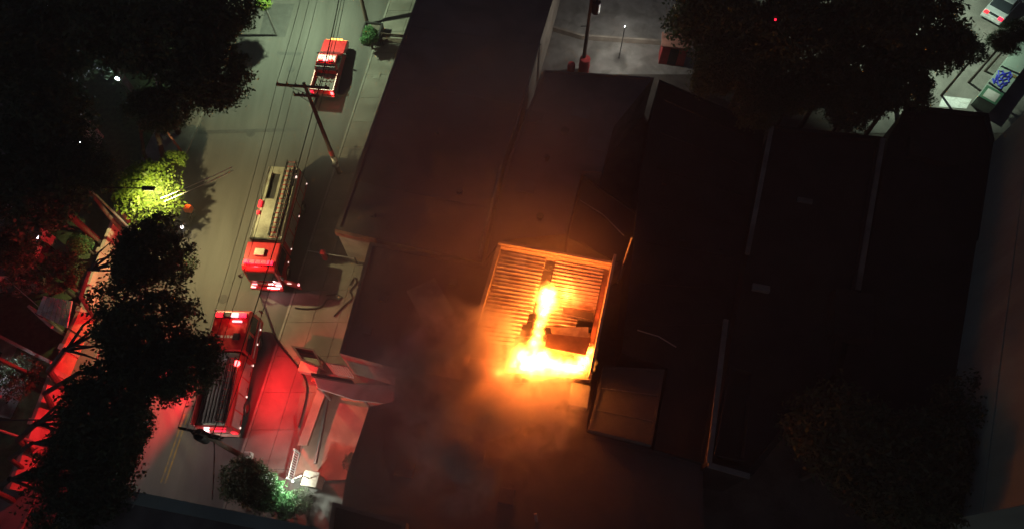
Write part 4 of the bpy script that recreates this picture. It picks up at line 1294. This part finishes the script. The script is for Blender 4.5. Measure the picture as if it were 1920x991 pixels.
def tree(px, py, r, zc, label, mesh, group, name='tree', base=None, squash=1.0):
    c = at(px, py, zc)
    bx_, by_ = base if base else (c.x, c.y)
    root = empty(name, (bx_, by_, 0))
    tag(root, label, 'tree' if name == 'tree' else 'shrub', group)
    o = Vector((c.x - bx_, c.y - by_, zc))
    rng = random.Random(int(px * 7 + py))
    mb = MB()
    h0 = max(.5, zc - r * .75)
    tr = .05 + .045 * r
    mb.tube([(0, 0, 0), (o.x * .15, o.y * .15, h0 * .5), (o.x * .5, o.y * .5, h0)], [tr * 1.25, tr, tr * .85], 9)
    for k in range(6):
        w = k * 1.05 + rng.random()
        e = o + Vector((math.cos(w) * r * .65, math.sin(w) * r * .65, rng.uniform(-.1, .4) * r))
        m = Vector((o.x * .5, o.y * .5, h0)).lerp(e, .5) + Vector((0, 0, .12 * r))
        mb.tube([(o.x * .5, o.y * .5, h0 - .1), m, e], [tr * .55, tr * .35, tr * .1], 6)
    mb.build('trunk', 'bark', root)
    cr = bpy.data.objects.new('crown', mesh)
    COL.objects.link(cr)
    cr.parent = root
    cr.location = o
    cr.scale = (r, r, r * squash)
    cr.rotation_euler = (0, 0, rng.uniform(0, 6.28))
    return root


def T(px, py, r, zc, label, k, group='dark trees left of the street', base=None):
    if group.startswith('dark trees left'): zc, r = zc + 2.4, r * .93
    if group.startswith('dark trees left') and not base:
        c = at(px, py, zc)
        base = (min(c.x, kx_l(c.y) - 1.3), c.y)
    return tree(px, py, r, zc, label, CROWNS[k % 4], group, base=base)


T(405, 40, 2.9, 7.0, 'dark tree at the top overhanging the street beside the asphalt patch', 0)
T(398, 150, 2.6, 6.6, 'dark tree overhanging the street left of the pickup', 1)
T(300, 70, 3.6, 7.4, 'dark tree left of the one overhanging the street top', 2)
T(160, 50, 3.9, 7.0, 'dark tree at the top left between the small white lamps', 3)
T(35, 90, 3.9, 7.0, 'dark tree filling the top left corner', 0)
T(75, 215, 3.4, 6.8, 'dark tree at the left edge beside the grey clearing', 1)
T(55, 335, 3.2, 6.5, 'dark tree at the left edge level with the lime tree', 2)
T(158, 322, 1.9, 6.0, 'dark tree immediately left of the lime tree', 3)
T(300, 205, 1.9, 5.6, 'smaller dark tree just above the thin reddish post', 0)
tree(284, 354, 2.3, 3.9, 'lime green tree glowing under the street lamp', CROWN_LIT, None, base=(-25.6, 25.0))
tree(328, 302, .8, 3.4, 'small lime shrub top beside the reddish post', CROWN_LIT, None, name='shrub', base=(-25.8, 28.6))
T(264, 480, 2.3, 6.6, 'dark tree below the lime tree beside the motorcycle', 2)
tree(335, 505, 1.0, 5.6, 'sparse outer boughs reaching over the road by the dark tree', CROWN_SPARSE, 'dark trees left of the street', base=(-24.8, 20.5))
T(245, 630, 2.8, 7.0, 'broad dark tree left of the lower fire engine', 3)
T(338, 680, 2.2, 6.8, 'dark tree covering the left side of the lower fire engine', 1)
T(208, 775, 2.7, 7.0, 'dark tree between the red wall and the yellow lane line', 0)
T(168, 885, 2.5, 7.0, 'dark tree at the lower left beside the bottom roof', 2)
T(240, 820, 1.6, 6.6, 'dark tree close above the yellow lane line', 3)
T(20, 470, 1.5, 4.4, 'dark tree at the left edge above the awning', 1)
tree(40, 510, 1.1, 3.4, 'sparse garden tree at the left edge above the awning', CROWN_SPARSE, None)
tree(110, 520, 1.3, 3.6, 'sparse garden tree between pale shed and awning', CROWN_SPARSE, None)
tree(150, 455, .9, 2.4, 'small green garden shrub beside the red garden wall', CROWN_BUSH, None, name='shrub')
tree(35, 715, 1.2, 2.6, 'sparse garden shrub beside the small pale shed', CROWN_SPARSE, None, name='shrub')
tree(492, 4, .65, 4.4, 'lit leafy shoot at the top edge of the street', CROWN_LIT, None, name='shrub', base=(-22.5, 46.5))
# right-hand trees
g2 = 'dark trees at the top right'
T(1345, 30, 3.4, 7.5, 'dark tree beside the red kiosk at the top', 1, g2)
T(1460, 60, 3.4, 7.5, 'dark tree under the tiny red warning lamp', 2, g2)
T(1580, 40, 3.6, 7.5, 'dark tree in the middle of the top right clump', 3, g2)
T(1690, 60, 3.6, 7.5, 'dark tree at the car park end of the top right clump', 0, g2)
T(1770, 85, 2.1, 6.5, 'dark tree spreading into the car park light', 1, g2)
T(1700, 150, 2.0, 6.0, 'dark tree beside the pale painted pad', 2, g2)
T(1560, 140, 2.4, 6.0, 'dark tree leaning over the warehouse north edge', 3, g2)
T(1330, 130, 1.9, 6.6, 'low dark tree beside the kiosk end of the clump', 3, g2)
T(1430, 195, 1.6, 6.6, 'low dark tree at the corner of the first warehouse', 2, g2)
T(1590, 205, 1.7, 6.6, 'low dark tree behind the middle warehouse roof', 1, g2)
T(1400, 130, 2.4, 6.2, 'dark tree in front of the clump above the first warehouse', 0, g2)
T(1640, 175, 2.0, 6.0, 'dark tree hanging over the middle warehouse edge', 1, g2)
T(1490, 175, 1.8, 6.0, 'low dark tree at the north end of the middle warehouse', 2, g2)
tree(1832, 100, .9, 4.6, 'sparse bough reaching into the car park', CROWN_SPARSE, g2)
tree(1880, 82, 1.0, 4.2, 'dark bush above the graffiti wall', CROWNS[0], None, name='shrub')
tree(1912, 60, 1.0, 4.2, 'dark bush at the right edge above the graffiti wall', CROWNS[2], None, name='shrub')
g3 = 'dark trees at the bottom right'
T(1600, 850, 3.2, 6.8, 'dark tree left in the bottom right clump', 0, g3)
T(1760, 880, 3.0, 6.8, 'dark tree in the middle of the bottom right clump', 2, g3)
T(1860, 835, 2.4, 6.5, 'dark tree against the foot of the grey tower', 3, g3)
# bushes
tree(692, 66, .85, 1.6, 'leafy shrub growing in the dark planter', CROWN_BUSH, None, name='shrub')
tree(468, 898, 1.5, 2.9, 'dark bushy street tree below the lower pole', CROWNS[1], None, name='shrub')
tree(505, 922, 1.2, 2.3, 'green shrub shining in the lamp light', CROWN_BUSH, 'lamp-lit shrubs', name='shrub')
tree(535, 946, .9, 1.5, 'low bright green shrub nearest the wall lamp', CROWN_BUSH, 'lamp-lit shrubs', name='shrub')
tree(562, 946, .7, 1.4, 'greyish sparse shrub beside the bright green one', CROWN_SPARSE, 'lamp-lit shrubs', name='shrub')
tree(430, 915, .5, 1.2, 'small dark shrub on the pavement by the bottom roof', CROWN_SPARSE, None, name='shrub')
tree(660, 860, .5, .9, 'low red-lit shrub in the corner of the forecourt', CROWN_SPARSE, None, name='shrub')

# ------------------------------------------------------------------ thin smoky haze over the whole place
hz = MB().box((0, 10, 21.5), (252, 242, 46)).build('haze', 'soil')
hz['kind'] = 'stuff'
hm = bpy.data.materials.new('haze')
hm.use_nodes = True
n, l = hm.node_tree.nodes, hm.node_tree.links
n.remove(n["Principled BSDF"])
v = n.new("ShaderNodeVolumePrincipled")
v.inputs["Color"].default_value = (.85, .85, .85, 1)
v.inputs["Density"].default_value = 0.0013
v.inputs["Anisotropy"].default_value = 0.0
l.new(v.outputs[0], n["Material Output"].inputs["Volume"])
hz.data.materials[0] = hm
